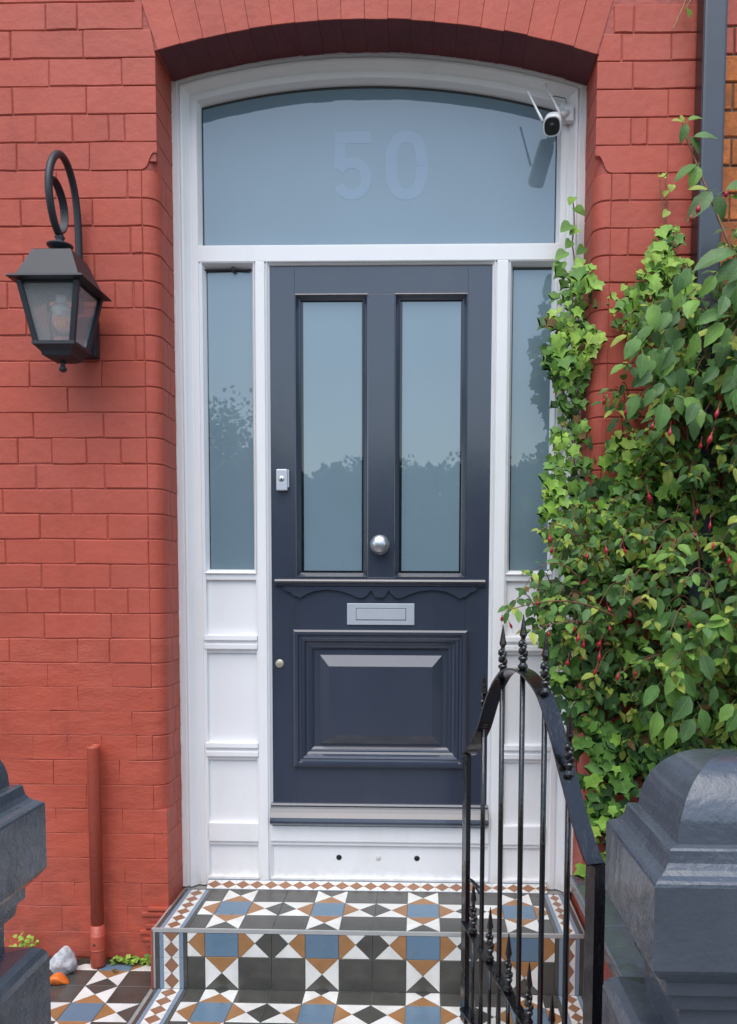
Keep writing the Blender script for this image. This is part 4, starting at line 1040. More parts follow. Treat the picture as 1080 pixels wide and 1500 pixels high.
fs = [(i * 4 + a, i * 4 + (a + 1) % 4, (i + 1) * 4 + (a + 1) % 4, (i + 1) * 4 + a) for i in range(N) for a in range(4)] + [(0, 1, 2, 3), tuple(N * 4 + a for a in range(4))]
m_.add(vs, fs, 'black_iron'); m_.build('arched_rail', gate)
m_ = MB(); vs = []
for t in (0, 1):
    for a, b in ((-1, 0), (1, 0), (1, .006), (-1, .006)): v = gp(t, railz(t) + b - .003) + gn * a * .014; vs.append(tuple(v))
m_.add(vs, [(0, 1, 2, 3), (4, 5, 6, 7)] + [(i, (i + 1) % 4, 4 + (i + 1) % 4, 4 + i) for i in range(4)], 'black_iron'); m_.build('middle_rail', gate)
m_ = MB(); vs = []
for t in (0, 1):
    for a, b in ((-1, 0), (1, 0), (1, .01), (-1, .01)): v = gp(t, .070 - .02 * t + b) + gn * a * .016; vs.append(tuple(v))
m_.add(vs, [(0, 1, 2, 3), (4, 5, 6, 7)] + [(i, (i + 1) % 4, 4 + (i + 1) % 4, 4 + i) for i in range(4)], 'black_iron'); m_.build('bottom_rail', gate)
for i, (tip) in zip(range(1, 6), (1.0889, 1.2287, 1.2605, 1.2227, 1.0766)):
    t = i / 6; m_ = MB(); m_.tube([gp(t, .04), gp(t, .30), gp(t, .60), gp(t, arz(t))], .0068, 'black_iron', 10); m_.build('gate_bar', gate)
    zb_ = arz(t) + .002; spear(t, zb_, tip - zb_ if tip - zb_ < .155 else .150, sc=.95)
for t, tip in ((1 / 12, .4844), (.25, .4524), (5 / 12, .4313), (7 / 12, .4065), (.75, .3803), (11 / 12, .352)):
    m_ = MB(); m_.tube([gp(t, .04), gp(t, .15), gp(t, railz(t))], .0055, 'black_iron', 8); m_.build('dog_bar', gate)
    zb_ = railz(t) + .003; spear(t, zb_, tip - zb_, sc=.9)
m_ = MB(); p = gp(.02, .475); m_.tube([p, p + gdir * .03 + Vector((0, 0, .004)), p + gdir * .075 + Vector((0, 0, 0)), p + gdir * .10 + Vector((0, 0, -.008))], [.005, .0052, .0085, .007], 'black_iron', 8); m_.build('latch', gate)

# ------------------------------------------------------------------ small things on the ground
bmx = bmesh.new(); bmesh.ops.create_icosphere(bmx, subdivisions=4, radius=1)
for v in bmx.verts:
    n_ = noise.noise(v.co * 1.3 + Vector((3, 1, 7))); p = v.co * (1 + .22 * n_ + .05 * noise.noise(v.co * 5))
    p = Vector((p.x * .044, p.y * .034, p.z * .048)); p.x += -.25 * p.z * .4; 
    if p.z > 0: p.x *= 1 - p.z * 9; p.x += p.z * .25
    v.co = p + Vector((-1.062, -.092, .040))
m_ = MB(); m_.bm(bmx, 'stone', True); tag(m_.build('rock', None), 'pale speckled grey rock lying on the tiles by the wall base', 'rock')
bmx = bmesh.new(); bmesh.ops.create_icosphere(bmx, subdivisions=3, radius=1)
for v in bmx.verts:
    p = v.co.copy(); v.co = Vector((-1.052 + p.x * .040, -.162 + p.y * .022, .010 + p.z * .010 + .014 * math.cos(p.x * 2.4) * (p.z > -.3) + .003 * noise.noise(p * 3)))
m_ = MB(); m_.bm(bmx, 'orange_peel', True); tag(m_.build('orange_scrap', None), 'bright orange curled scrap lying below the pale rock', 'litter')

# ------------------------------------------------------------------ leaves
def leaf_mesh(name, mat, L_, W_, curl, fold, serr=False, rnd=None, n=7):
    """ovate leaf, base at origin, pointing +Y, normal +Z"""
    rnd = rnd or random; vs = []; uv = []; fs = []
    for i in range(n + 1):
        t = i / n
        w = W_ * .5 * (math.sin(PI * min(1, t ** .78)) ** .85) * (1 - .10 * t) if 0 < t < 1 else 0
        y = L_ * t; zc = -curl * L_ * t * t
        s1 = (1 + (.07 if i % 2 else -.05)) if serr else 1
        for q in (-1, -.5, 0, .5, 1):
            x = q * w * (s1 if abs(q) == 1 else 1); z = zc + abs(q) * w * fold + (.06 * w * math.sin(t * 9 + q * 2) if abs(q) == 1 else 0)
            vs.append((x, y + (w * .12 * abs(q) if abs(q) == 1 else 0), z)); uv.append((x / max(W_, 1e-4) * 1.0, t))
    for i in range(n):
        for q in range(4): a = i * 5 + q; fs.append((a, a + 1, a + 6, a + 5))
    # petiole
    o = len(vs); r_ = W_ * .022 + .0004
    for y, z in ((-.28 * L_, -.02 * L_ - .1 * L_), (0, 0)):
        for a in range(3): vs.append((r_ * math.cos(a * 2.1), y, z + r_ * math.sin(a * 2.1))); uv.append((0, .05))
    for a in range(3): fs.append((o + a, o + (a + 1) % 3, o + 3 + (a + 1) % 3, o + 3 + a))
    return vs, fs, uv
def ivy_mesh(L_, W_, curl, fold, var=0, young=False):
    """five-lobed ivy leaf, or a rounder heart when young"""
    if young: pts = [(0, 0), (.30, -.06), (.46, .14), (.40, .38), (.22, .66), (0, .86)]
    else:
        pts = [(0, .02), (.22, -.10), (.44, -.02), (.36, .14), (.58, .40), (.30, .40), (.17, .60), (0, 1.0)] if var == 0 else [(0, .0), (.26, -.08), (.38, .06), (.34, .22), (.50, .50), (.26, .48), (.14, .66), (0, .96)]
    right = [(x * W_, y * L_) for x, y in pts]; vs = []; uv = []; fs = []
    mid = [(0, y) for _, y in right]
    mids = np.linspace(.02 * L_, right[-1][1], len(right))
    for (x, y), ym in zip(right, mids):
        for sgn in (-1, 1):
            z = -curl * L_ * (y / L_) ** 2 + abs(x) * fold + .05 * L_ * math.sin(y / L_ * 7 + x * 40) * (abs(x) > .01) * .4
            vs.append((sgn * x, y, z)); uv.append((sgn * x / W_, y / L_))
        vs.append((0, ym, -curl * L_ * (ym / L_) ** 2)); uv.append((0, ym / L_))
    for i in range(len(right) - 1):
        a, b = i * 3, (i + 1) * 3
        fs.append((a + 2, a, b, b + 2)); fs.append((a + 2, b + 2, b + 1, a + 1))
    o = len(vs); r_ = .0009
    for y, z in ((-.45 * L_, -.25 * L_), (0.02 * L_, 0)):
        for a in range(3): vs.append((r_ * math.cos(a * 2.1), y, z + r_ * math.sin(a * 2.1))); uv.append((0, .05))
    for a in range(3): fs.append((o + a, o + (a + 1) % 3, o + 3 + (a + 1) % 3, o + 3 + a))
    return vs, fs, uv
def to_mesh(name, vs, fs, uv, mats, mi=None):
    me = bpy.data.meshes.new(name); me.from_pydata(vs, [], fs)
    for m in mats: me.materials.append(m)
    if mi is not None: me.polygons.foreach_set('material_index', mi)
    me.polygons.foreach_set('use_smooth', [True] * len(fs))
    ul = me.uv_layers.new(name='UVMap'); li = np.empty(len(me.loops), dtype=np.int32); me.loops.foreach_get('vertex_index', li)
    ul.data.foreach_set('uv', np.array(uv, dtype=np.float32)[li].ravel()); me.update(); return me
rf = random.Random(3)
protoF = []
for v in range(8): protoF.append(leaf_mesh('l', None, 1.0, rf.uniform(.52, .66), rf.uniform(.10, .34), rf.uniform(.10, .40), True, rf))
protoI = [ivy_mesh(1, 1.0, .15, .22, 0), ivy_mesh(1, 1.02, .25, .12, 1), ivy_mesh(1, .95, .05, .3, 0), ivy_mesh(1, .9, .2, .25, 1), ivy_mesh(1, .95, .2, .2, 0, True)]
meshcache = {}
def leaf_obj_mesh(kind, v, mi):
    key = (kind, v, mi)
    if key not in meshcache:
        vs, fs, uv = (protoF if kind == 'F' else protoI)[v]
        meshcache[key] = to_mesh('leaf', vs, fs, uv, [(FUCH if kind == 'F' else IVY)[mi]])
    return meshcache[key]
def inpoly(x, y, P):
    c = False; j = len(P) - 1
    for i in range(len(P)):
        if (P[i][1] > y) != (P[j][1] > y) and x < (P[j][0] - P[i][0]) * (y - P[i][1]) / (P[j][1] - P[i][1]) + P[i][0]: c = not c
        j = i
    return c
def edge_dist(x, y, P):
    d = 9
    for i in range(len(P)):
        a, b = Vector(P[i - 1]), Vector(P[i]); p = Vector((x, y)); ab = b - a; t = max(0, min(1, (p - a).dot(ab) / max(ab.length_squared, 1e-9))); d = min(d, (a + ab * t - p).length)
    return d
def leaf_matrix(pos, direc, normal, size, rnd):
    y = Vector(direc).normalized(); z = Vector(normal); z = (z - y * z.dot(y)); z = z.normalized() if z.length > .05 else y.orthogonal().normalized(); x = y.cross(z)
    return Matrix(((x.x * size, y.x * size, z.x * size, pos[0]), (x.y * size, y.y * size, z.y * size, pos[1]), (x.z * size, y.z * size, z.z * size, pos[2]), (0, 0, 0, 1)))
def plant(root, kind, leaves, limit=300, stuff_name='foliage'):
    """leaves: (matrix, variant, mat index, visibility score). the best become single leaves, the rest one mesh"""
    leaves.sort(key=lambda a: -a[3]); rl = wloc(root)
    for mtx, v, mi, sc in leaves[:limit]:
        o = link('leaf', leaf_obj_mesh(kind, v, mi), root); m2 = mtx.copy(); m2.translation = m2.translation - rl; o.matrix_local = m2
    rest = leaves[limit:]
    if not rest: return
    V = []; Fc = []; U = []; MI = []; off = 0
    for mtx, v, mi, sc in rest:
        vs, fs, uv = (protoF if kind == 'F' else protoI)[v]
        A = np.array(vs); B_ = A @ np.array(mtx.to_3x3()).T + np.array(mtx.translation) - np.array(rl)
        V.append(B_); U += uv; Fc += [tuple(off + a for a in f) for f in fs]; MI += [mi] * len(fs); off += len(vs)
    me = to_mesh(stuff_name, np.concatenate(V).tolist(), Fc, U, FUCH if kind == 'F' else IVY, MI)
    tag(link(stuff_name, me, root), kind='stuff')
CAMP = Vector((.1531, -2.7117, 1.349))

# --- ivy
def ivy_region(P, n, yr, size, bright, rnd, out, flat=.5, mind=.012, layers=None):
    xs_ = [p[0] for p in P]; zs_ = [p[1] for p in P]; tries = 0; got = 0
    while got < n and tries < n * 30:
        tries += 1; x = rnd.uniform(min(xs_), max(xs_)); z = rnd.uniform(min(zs_), max(zs_))
        if not inpoly(x, z, P): continue
        y = rnd.uniform(*yr); depth = (y - yr[0]) / (yr[1] - yr[0] + 1e-9)   # 0 outermost
        cl_ = noise.noise(Vector((x * 7, z * 7, 2.5))) + .3 * noise.noise(Vector((x * 21, z * 21, 9)))
        if cl_ < -.30 and rnd.random() < .6: continue
        s1 = size * rnd.uniform(.45, 1.35)
        nrm_ = Vector((rnd.gauss(0, .42), -1, rnd.gauss(.45, .38))); d_ = Vector((rnd.gauss(0, .55), -.25, -1 + rnd.gauss(.1, .3)))
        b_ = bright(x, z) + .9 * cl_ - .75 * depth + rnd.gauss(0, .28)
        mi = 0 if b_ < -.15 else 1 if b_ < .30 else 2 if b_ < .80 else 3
        v = 4 if (mi == 3 and rnd.random() < .2) else rnd.randrange(4)
        if mi == 3: s1 *= .85
        if rnd.random() < .02: mi = 4
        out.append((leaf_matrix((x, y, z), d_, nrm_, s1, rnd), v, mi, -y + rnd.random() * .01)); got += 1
def stem_path(pts, rad, mat, m_, rnd, wob=.006, seg=5):
    P = smooth2([Vector(p) for p in pts], 2); Q = [p + Vector((rnd.uniform(-wob, wob), rnd.uniform(-wob, wob) * .5, rnd.uniform(-wob, wob))) for p in P]
    n = len(Q); m_.tube(Q, [rad * (1 - .6 * i / (n - 1)) for i in range(n)], mat, seg)
A_POLY = [(.649, 2.500), (.688, 2.540), (.707, 2.376), (.731, 2.309), (.74, 2.151), (.724, 2.015), (.752, 1.878), (.744, 1.693), (.774, 1.624), (.823, 1.554), (.697, 1.46), (.579, 1.484), (.552, 1.6), (.562, 1.716), (.602, 1.809), (.607, 1.924), (.562, 2.106), (.567, 2.265), (.593, 2.366), (.644, 2.421)]
ri = random.Random(11)
ivA = empty('ivy', (.70, .1, ZT), 'bright green ivy climbing the right side of the white door frame', 'ivy', 'ivy climbing the house wall')
out = []
ivy_region([(.60, 2.385), (.69, 2.40), (.735, 2.30), (.745, 2.12), (.70, 2.03), (.60, 2.02), (.568, 2.10), (.575, 2.26)], 170, (-.05, .150), .049, lambda x, z: .75, ri, out)
ivy_region([(.60, 2.05), (.70, 2.05), (.695, 1.95), (.70, 1.86), (.665, 1.86), (.62, 1.93)], 46, (.0, .150), .042, lambda x, z: .4, ri, out)
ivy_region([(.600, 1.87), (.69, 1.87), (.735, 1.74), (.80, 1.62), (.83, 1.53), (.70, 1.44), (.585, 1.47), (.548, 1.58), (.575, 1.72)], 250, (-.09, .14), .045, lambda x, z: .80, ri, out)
for (x, z) in ((.655, 2.633), (.663, 2.60), (.648, 2.545), (.672, 2.53), (.650, 2.49), (.632, 2.455), (.695, 2.47), (.618, 2.42), (.688, 2.43)):
    out.append((leaf_matrix((x, .10, z), (ri.uniform(-1, .6), -.2, -ri.uniform(.2, 1)), (ri.uniform(-.4, .4), -1, .3), ri.uniform(.034, .06), ri), 4, ri.choice((1, 2, 2)), 1))
m_ = MB()
stem_path([(.72, .12, .22), (.70, .13, .9), (.69, .13, 1.5), (.675, .13, 2.0), (.665, .12, 2.4), (.655, .11, 2.63)], .005, 'stem', m_, ri)
for q in range(9):
    z = 1.5 + q * .1; stem_path([(.685, .12, z), (.66 + ri.uniform(-.03, .03), .06, z + .06), (.60 + ri.uniform(0, .1), .02, z + .05 + ri.uniform(0, .06))], .0022, 'stem', m_, ri)
m_.build('stem', ivA); plant(ivA, 'I', out)
ivB = empty('ivy', (.9, -.02, 0), 'dense darker ivy covering the brick wall between the doorway and the pier', 'ivy', 'ivy climbing the house wall')
out = []
ivy_region([(.905, 2.47), (.952, 2.50), (.989, 2.31), (1.02, 2.20), (.90, 2.14), (.772, 2.184), (.785, 2.26), (.855, 2.345)], 210, (-.13, -.01), .044, lambda x, z: .8, ri, out)
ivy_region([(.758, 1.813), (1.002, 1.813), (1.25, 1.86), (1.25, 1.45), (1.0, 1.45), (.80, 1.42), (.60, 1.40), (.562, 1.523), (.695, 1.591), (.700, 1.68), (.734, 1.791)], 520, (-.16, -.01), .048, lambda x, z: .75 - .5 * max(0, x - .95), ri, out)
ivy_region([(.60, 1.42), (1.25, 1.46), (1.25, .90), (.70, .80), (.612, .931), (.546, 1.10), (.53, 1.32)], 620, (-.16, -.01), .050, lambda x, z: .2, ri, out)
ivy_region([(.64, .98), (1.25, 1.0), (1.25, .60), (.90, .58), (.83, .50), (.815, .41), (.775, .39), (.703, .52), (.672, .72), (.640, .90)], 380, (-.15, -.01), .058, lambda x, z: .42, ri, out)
out.append((leaf_matrix((.705, -.06, .39), (.15, -.2, -1), (-.3, -1, .3), .075, ri), 0, 2, 1))
for (x, z) in ((.86, 2.37), (.84, 2.335), (.80, 2.29), (.79, 2.23), (.76, 2.215), (.772, 2.255), (.93, 2.52), (.915, 2.57), (.94, 2.60), (.905, 2.63)):
    out.append((leaf_matrix((x, -.05, z), (ri.uniform(-1, .3), -.2, ri.uniform(-1, .2)), (0, -1, .3), ri.uniform(.022, .038), ri), ri.choice((4, 0)), 3, 1))
m_ = MB()
for q in range(26):
    x = ri.uniform(.72, 1.2); z = ri.uniform(.3, 1.7); stem_path([(x, -.01, z), (x + ri.uniform(-.1, .1), -.03, z + .2), (x + ri.uniform(-.2, .1), -.05, z + .42)], .003, 'stem', m_, ri)
stem_path([(.98, -.02, 1.7), (.97, -.03, 2.1), (.94, -.02, 2.4), (.925, -.02, 2.66)], .005, 'stem', m_, ri)
for a, b in (((.86, -.03, 2.22), (.80, -.05, 2.30)), ((.85, -.03, 2.20), (.765, -.05, 2.22)), ((.90, -.03, 2.27), (.835, -.05, 2.35)), ((.93, -.02, 2.50), (.90, -.04, 2.64))): stem_path([a, Vector(a).lerp(Vector(b), .5), b], .0022, 'stem_green', m_, ri, .003)
m_.build('stem', ivB); plant(ivB, 'I', out)
# dried tendril under the top edge beside the downpipe
td = empty('dry_tendril', (.97, -.01, 3.13), 'short dry tan tendril with one small leaf beside the top of the downpipe', 'plant')
m_ = MB(); stem_path([(.985, -.012, 3.24), (.98, -.02, 3.19), (.965, -.02, 3.145), (.940, -.015, 3.095)], .0035, 'twig', m_, ri, .002); stem_path([(1.0, -.012, 3.19), (.985, -.02, 3.165), (.975, -.02, 3.15)], .0025, 'twig', m_, ri, .002); m_.build('stem', td)
o = link('leaf', leaf_obj_mesh('I', 4, 2), td); mm_ = leaf_matrix((.985, -.03, 3.145), (.05, -.2, -1), (.6, -1, .2), .03, ri); mm_.translation = mm_.translation - Vector(td.location); o.matrix_local = mm_

# --- fuchsia: arching stems with opposite leaf pairs, filled from the wall outwards
fu = empty('fuchsia_shrub', (1.0, -.3, -.1), 'large green fuchsia shrub with hanging crimson buds leaning from the right', 'shrub')
F_POLY = [(1.45, 2.62), (1.10, 2.42), (1.030, 2.33), (.93, 2.235), (.80, 2.165), (.722, 2.07), (.745, 1.96), (.700, 1.915), (.720, 1.835), (.82, 1.755), (.80, 1.62), (.68, 1.565), (.56, 1.52), (.50, 1.41), (.46, 1.33), (.40, 1.292), (.47, 1.22), (.545, 1.15), (.60, 1.03), (.66, .93), (.78, .80), (1.45, .72)]
rg = random.Random(5); out = []; stems = MB()
def size_at(x, z):
    big = max(0, min(1, (x - .62) / .38)); hi = max(0, 1 - abs(z - 1.98) / .30); lo = max(0, 1 - abs(z - 1.12) / .24) * max(0, min(1, (x - .78) / .2))
    return (.040 + .034 * big * max(hi, .75 * lo) + .004 * big) * rg.uniform(.75, 1.2)
def dens(x, z): 
    return 1.0
def add_leaf(pos, dir_, nrm_, size, young=False, rnd=rg):
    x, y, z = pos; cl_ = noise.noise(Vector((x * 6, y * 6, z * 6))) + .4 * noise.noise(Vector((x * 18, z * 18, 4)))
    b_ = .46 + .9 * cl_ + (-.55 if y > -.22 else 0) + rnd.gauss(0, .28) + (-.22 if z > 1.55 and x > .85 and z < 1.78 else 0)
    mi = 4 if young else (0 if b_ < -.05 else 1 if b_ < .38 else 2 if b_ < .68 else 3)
    if rnd.random() < .02: mi = 5
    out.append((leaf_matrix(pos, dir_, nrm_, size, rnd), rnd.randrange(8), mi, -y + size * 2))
def shoot(base, tip, n, s0, s1, rad=.0024, droop=.06, rnd=rg, mat='stem'):
    base, tip = Vector(base), Vector(tip); L_ = (tip - base).length
    ctrl = [base, base.lerp(tip, .35) + Vector((0, 0, droop * 1.2)), base.lerp(tip, .7) + Vector((0, 0, droop)), tip]
    P = smooth2(ctrl, 3); k = len(P)
    stems.tube(P, [rad * (1 - .6 * i / (k - 1)) for i in range(k)], mat, 5)
    ph = rnd.uniform(0, PI)
    for i in range(n):
        t = .18 + .80 * i / max(n - 1, 1); p = P[min(k - 1, int(t * (k - 1)))]; tg = (P[min(k - 1, int(t * (k - 1)) + 1)] - P[max(0, int(t * (k - 1)) - 1)]).normalized()
        a = tg.orthogonal().normalized(); a.rotate(Matrix.Rotation(ph + (i % 2) * PI / 2, 3, tg)); sz = s0 + (s1 - s0) * t
        for sg in (-1, 1):
            d_ = a * sg + tg * .55 + Vector((rnd.gauss(0, .15), -.12 + rnd.gauss(0, .15), -.42 + rnd.gauss(0, .15)))
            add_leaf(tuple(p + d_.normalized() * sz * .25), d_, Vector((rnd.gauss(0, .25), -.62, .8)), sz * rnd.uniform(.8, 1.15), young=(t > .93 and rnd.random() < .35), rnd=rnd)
    for q in range(3):
        d_ = tg + Vector((rnd.gauss(0, .5), rnd.gauss(0, .4), rnd.gauss(.1, .4))); add_leaf(tuple(P[-1]), d_, Vector((0, -.6, .8)), s1 * rnd.uniform(.35, .6), young=rnd.random() < .5, rnd=rnd)
# main framework
for b, c, d in (((1.05, -.12, .0), (1.08, -.22, 1.0), (.95, -.32, 1.9)), ((1.12, -.14, .0), (1.2, -.3, 1.2), (1.08, -.42, 2.2)), ((1.15, -.12, .0), (1.3, -.3, 1.0), (1.3, -.35, 2.1))):
    P = smooth2([Vector(b), Vector(c) + Vector((0, .09, 0)), Vector(d) + Vector((0, .12, 0))], 3); stems.tube(P, [.006 * (1 - .7 * i / len(P)) for i in range(len(P))], 'stem', 7)
cnt = 0
while cnt < 520:
    x = rg.uniform(.36, 1.40); z = rg.uniform(.74, 2.5)
    if not inpoly(x, z, F_POLY): continue
    ed = edge_dist(x, z, F_POLY)
    thick = min(.40, .14 + ed * 1.0) * (.55 if z < 1.05 else 1)
    yo = -.08 - thick * rg.random() ** .6
    s1 = size_at(x, z)
    L_ = rg.uniform(.12, .26) * (.7 if x < .6 else 1)
    base = (x + L_ * rg.uniform(.4, .9), yo + .12, z - L_ * rg.uniform(-.1, .6))
    shoot(base, (x, yo, z), rg.choice((3, 4, 4)), s1 * 1.05, s1 * .85, rad=.0022)
    cnt += 1
# horizontal branch reaching left over the gate
shoot((.72, -.34, 1.24), (.400, -.46, 1.262), 7, .050, .038, rad=.0028, droop=.03)
shoot((.66, -.34, 1.22), (.46, -.45, 1.205), 4, .046, .040, droop=.01)
shoot((.62, -.32, 1.35), (.47, -.40, 1.37), 4, .042, .034, droop=.03); shoot((.60, -.3, 1.48), (.50, -.34, 1.49), 3, .036, .03, droop=.02)
# tall sprig against the downpipe
P = smooth2([Vector((1.10, -.40, 2.05)), Vector((1.01, -.36, 2.30)), Vector((.945, -.33, 2.48)), Vector((.893, -.30, 2.640))], 3)
stems.tube(P, [.0048 * (1 - .65 * i / len(P)) for i in range(len(P))], 'stem', 6)
for (x, y, z, dx, dz, s2, mi, yy) in ((.905, -.33, 2.600, .55, -.75, .055, 0, 0), (.895, -.33, 2.635, -.3, -.9, .050, 1, 0), (.915, -.33, 2.60, 1, .05, .070, 2, 0), (.90, -.32, 2.65, 1, .35, .045, 3, 0), (.885, -.32, 2.645, -.9, .25, .032, 4, 1), (.890, -.31, 2.648, -.2, 1, .026, 4, 1),
                                (.925, -.33, 2.525, -.95, -.5, .075, 1, 0), (.93, -.33, 2.52, -.3, -.9, .065, 3, 0), (.955, -.34, 2.45, -1, .15, .055, 4, 1), (.965, -.35, 2.44, -.75, -.75, .098, 2, 0), (.98, -.35, 2.43, .2, -1, .078, 0, 0), (1.0, -.36, 2.44, 1, .2, .085, 1, 0), (1.01, -.36, 2.42, 1, -.3, .07, 3, 0),
                                (1.03, -.37, 2.27, -1, -.25, .125, 2, 0), (1.045, -.38, 2.24, -.9, -.6, .10, 0, 0), (1.06, -.38, 2.30, 1, .1, .09, 1, 0), (1.05, -.38, 2.20, -.3, -1, .10, 1, 0), (1.07, -.39, 2.16, .9, -.4, .10, 3, 0)):
    out.append((leaf_matrix((x, y, z), (dx, -.15, dz), (rg.uniform(-.3, .3), -.75, .65), s2, rg), rg.randrange(8), mi, 2))
for (x, z) in ((1.10, 2.45), (1.16, 2.36), (1.07, 2.34), (1.13, 2.28), (1.20, 2.48), (1.04, 2.28), (1.18, 2.26), (1.09, 2.22)):
    shoot((x + .16, -.26, z - .16), (x, -.36, z), 5, .066, .052)
# big near leaves, upper right
for q in range(85):
    x = rg.uniform(.74, 1.20); z = rg.uniform(1.80, 2.26); y = -.42 - rg.uniform(0, .08)
    if not inpoly(x, z, F_POLY): continue
    out.append((leaf_matrix((x, y, z), (rg.gauss(-.3, .6), -.25, rg.gauss(-.9, .4)), (rg.gauss(0, .35), -.8, rg.gauss(.6, .3)), rg.uniform(.048, .080), rg), rg.randrange(8), rg.choice((1, 2, 2, 1, 0, 3, 3)), 1 + rg.random()))
for q in range(34):
    x = rg.uniform(.82, 1.12); z = rg.uniform(.92, 1.32); y = -.36 - rg.uniform(0, .08)
    out.append((leaf_matrix((x, y, z), (rg.gauss(-.2, .6), -.25, rg.gauss(-.9, .4)), (rg.gauss(0, .35), -.8, rg.gauss(.6, .3)), rg.uniform(.06, .09), rg), rg.randrange(8), rg.choice((1, 2, 3, 1, 3)), 1 + rg.random()))
stems.build('branches', fu); plant(fu, 'F', out)
# buds
BUDS = [(0.732, 1.834), (0.809, 1.798), (0.86, 1.778), (0.949, 1.742), (0.971, 1.755), (0.944, 1.553), (0.982, 1.512), (0.943, 1.487), (0.993, 1.456), (1.04, 1.411), (0.81, 1.591), (0.689, 1.442), (0.743, 1.439), (0.702, 1.27), (0.669, 1.865), (0.523, 1.473), (0.527, 1.44), (0.631, 1.425), (0.76, 1.254), (0.597, 1.213), (0.608, 1.183), (0.669, 1.168), (0.626, 1.164), (0.524, 1.198), (0.417, 1.221), (0.387, 1.242), (0.934, 1.224), (0.704, 1.215), (0.672, 1.127), (0.579, 1.112), (0.659, 1.085), (0.778, 1.082), (0.726, 1.071), (0.491, 1.288), (0.455, 1.15), (1.001, 2.439), (0.902, 2.374), (0.922, 2.397), (.99, 1.83), (1.07, 1.70)]
def bud_mesh(L_, W_):
    m_ = MB(); m_.lathe([(.0005, L_ + .018), (.0005, L_ + .001), (W_ * .28, L_ * .98), (W_ * .36, L_ * .84), (W_ * .36, L_ * .74), (W_ * .82, L_ * .56), (W_, L_ * .34), (W_ * .8, L_ * .14), (W_ * .3, 0), (.0004, -.003)], (0, 0, 0), 'bud', 8)
    m_.tube([(0, 0, .002), (.002, 0, -.010), (.001, .002, -.020)], .0005, 'bud', 4); return m_.mesh('flower_bud')
bms = [bud_mesh(.027, .0056), bud_mesh(.022, .0062), bud_mesh(.036, .0078)]
fl = wloc(fu)
for i, (x, z) in enumerate(BUDS):
    big = .95 < x and 1.7 < z < 1.8; y = -.34 - .04 * (x < 1.1) - .06 * rg.random()
    p = CAMP + (Vector((x, -.36, z)) - CAMP) * ((y + 2.7117) / (-.36 + 2.7117)) if x < 1.3 else Vector((x, y, z))
    if z > 1.7 and x > .7: p = CAMP + (p - CAMP) * .955
    o = link('flower_bud', bms[2] if big else bms[i % 2], fu, tuple(p - fl - Vector((0, 0, .018)))); o.rotation_euler = (rg.uniform(-.3, .3), rg.uniform(-.35, .35), rg.uniform(0, 3)); k_ = rg.uniform(.7, 1.1); o.scale = (k_ * rg.uniform(.85, 1.1), k_, k_)

# --- weeds along the wall base and behind the left pier
def weed(cx, cy, r_, n, sz, label, mats=(1, 2, 3)):
    e = empty('weed', (cx, cy, 0), label, 'weed'); lst = []
    for q in range(n):
        a = rg.uniform(0, 2 * PI); d = r_ * math.sqrt(rg.random()); lst.append((leaf_matrix((cx + d * math.cos(a), cy + d * math.sin(a) * .3, rg.uniform(.002, .028)), (math.cos(a), math.sin(a) - .4, rg.uniform(-.2, .7)), (0, -.5, 1), sz * rg.uniform(.6, 1.2), rg), 4, rg.choice(mats), 1))
    plant(e, 'I', lst, 60); return e
litter = empty('dead_leaf', (-.90, -.06, 0), 'curled brown dead leaf on the tiles below the red stub pipe', 'leaf')
mm_ = leaf_matrix((-.90, -.075, .006), (.8, -.5, .05), (.1, -.3, 1), .03, rg); mm_.translation = mm_.translation - Vector(litter.location)
o = link('blade', leaf_obj_mesh('F', 2, 5), litter); o.matrix_local = mm_
weed(-.865, -.022, .055, 46, .017, 'small green weeds in the soil gap right of the red stub pipe')
weed(-.775, -.020, .035, 40, .018, 'green weed tuft growing at the wall foot beside the tiled step')
weed(-1.092, -.024, .030, 26, .018, 'tiny weeds at the wall foot behind the pale rock')
e = empty('weed', (-1.205, -.06, 0), 'yellow green weed at the wall foot just right of the left pier', 'weed'); lst = []
for q in range(70):
    lst.append((leaf_matrix((-1.215 + rg.gauss(0, .022), -.05 + rg.gauss(0, .01), .02 + .09 * rg.random()), (rg.gauss(0, 1), -.5, rg.gauss(.3, .6)), (0, -.6, 1), rg.uniform(.012, .02), rg), 4, 3 if q % 3 else 2, 1))
plant(e, 'I', lst, 70)

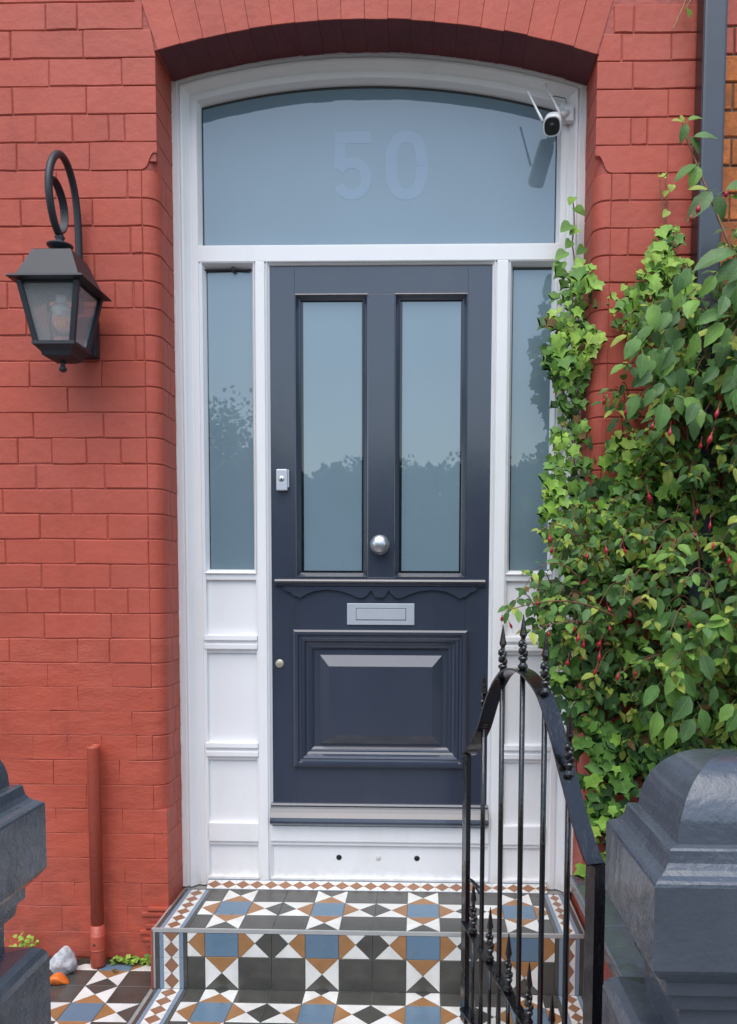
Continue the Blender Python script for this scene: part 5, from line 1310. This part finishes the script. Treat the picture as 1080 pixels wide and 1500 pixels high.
# ------------------------------------------------------------------ across the street (seen only as reflections in the glass)
rt = random.Random(21)
def street_tree(x, y, h, w, label):
    e = empty('street_tree', (x, y, -.15), label, 'tree', 'trees across the street')
    m_ = MB(); m_.tube([(x, y, -.15), (x + .1, y, h * .25), (x, y + .1, h * .6)], [.22, .16, .07], 'bark', 9)
    for q in range(6): a = q * 1.05; m_.tube([(x, y, h * .35), (x + math.cos(a) * w * .3, y + math.sin(a) * w * .3, h * .6), (x + math.cos(a) * w * .42, y + math.sin(a) * w * .4, h * .78)], [.07, .04, .02], 'bark', 6)
    m_.build('trunk', e)
    V = []; Fc = []; U = []; MI = []
    blobs = [(rt.uniform(-.32, .32) * w, rt.uniform(-.3, .3) * w, h * rt.uniform(.45, .85), rt.uniform(.16, .26) * w) for _ in range(14)]
    for q in range(6500):
        b = rt.choice(blobs); d = Vector((rt.gauss(0, 1), rt.gauss(0, 1), rt.gauss(0, .8))).normalized() * b[3] * rt.random() ** .4
        c = Vector((x + b[0], y + b[1], b[2])) + d; c.z = min(c.z, h); s2 = rt.uniform(.09, .20)
        mt = leaf_matrix(c, (rt.gauss(0, 1), rt.gauss(0, 1), rt.gauss(0, 1)), (rt.gauss(0, 1), rt.gauss(0, 1), 1), s2, rt)
        o = len(V)
        for a, b2 in ((0, 0), (.4, .45), (0, 1), (-.4, .45)): V.append(tuple(mt @ Vector((a, b2, 0)) - Vector((x, y, -.15)))); U.append((a, b2))
        Fc.append((o, o + 1, o + 2, o + 3)); MI.append(rt.randrange(2))
    tag(link('crown', to_mesh('crown', V, Fc, U, TREE, MI), e), kind='stuff')
for (x, y, h, w, l) in ((-6.3, -20, 6.9, 5.4, 'tallest leafy street tree across the road, left end of the row'), (-1.8, -20, 5.2, 4.6, 'leafy street tree across the road opposite the doorway'), (2.6, -19.5, 5.0, 4.6, 'leafy street tree across the road, right of the doorway axis'), (7.0, -20, 4.9, 4.8, 'leafy street tree across the road, right end of the row')):
    street_tree(x, y, h, w, l)
V = []; Fc = []; U = []; MI = []
for q in range(34000):
    x = rt.uniform(-13, 15); top_ = 3.95 + .7 * noise.noise(Vector((x * .35, 3, 0))) + .35 * noise.noise(Vector((x * 1.6, 7, 0))) + .15 * noise.noise(Vector((x * 6, 1, 0)))
    z = top_ * (1 - rt.random() ** 1.7) if rt.random() < .9 else top_ + abs(rt.gauss(0, .04))
    c = Vector((x, rt.uniform(-18.5, -17), z)); mt = leaf_matrix(c, (rt.gauss(0, 1), rt.gauss(0, 1), rt.gauss(0, 1)), (rt.gauss(0, .5), 1, .5), rt.uniform(.11, .26) + .12 * (z < top_ - .6), rt)
    o = len(V)
    for a, b2 in ((0, 0), (.4, .45), (0, 1), (-.4, .45)): V.append(tuple(mt @ Vector((a, b2, 0)))); U.append((a, b2))
    Fc.append((o, o + 1, o + 2, o + 3)); MI.append(rt.randrange(2))
tag(link('hedge', to_mesh('hedge', V, Fc, U, TREE, MI)), 'tall dense overgrown hedge across the road, facing the house', 'hedge')
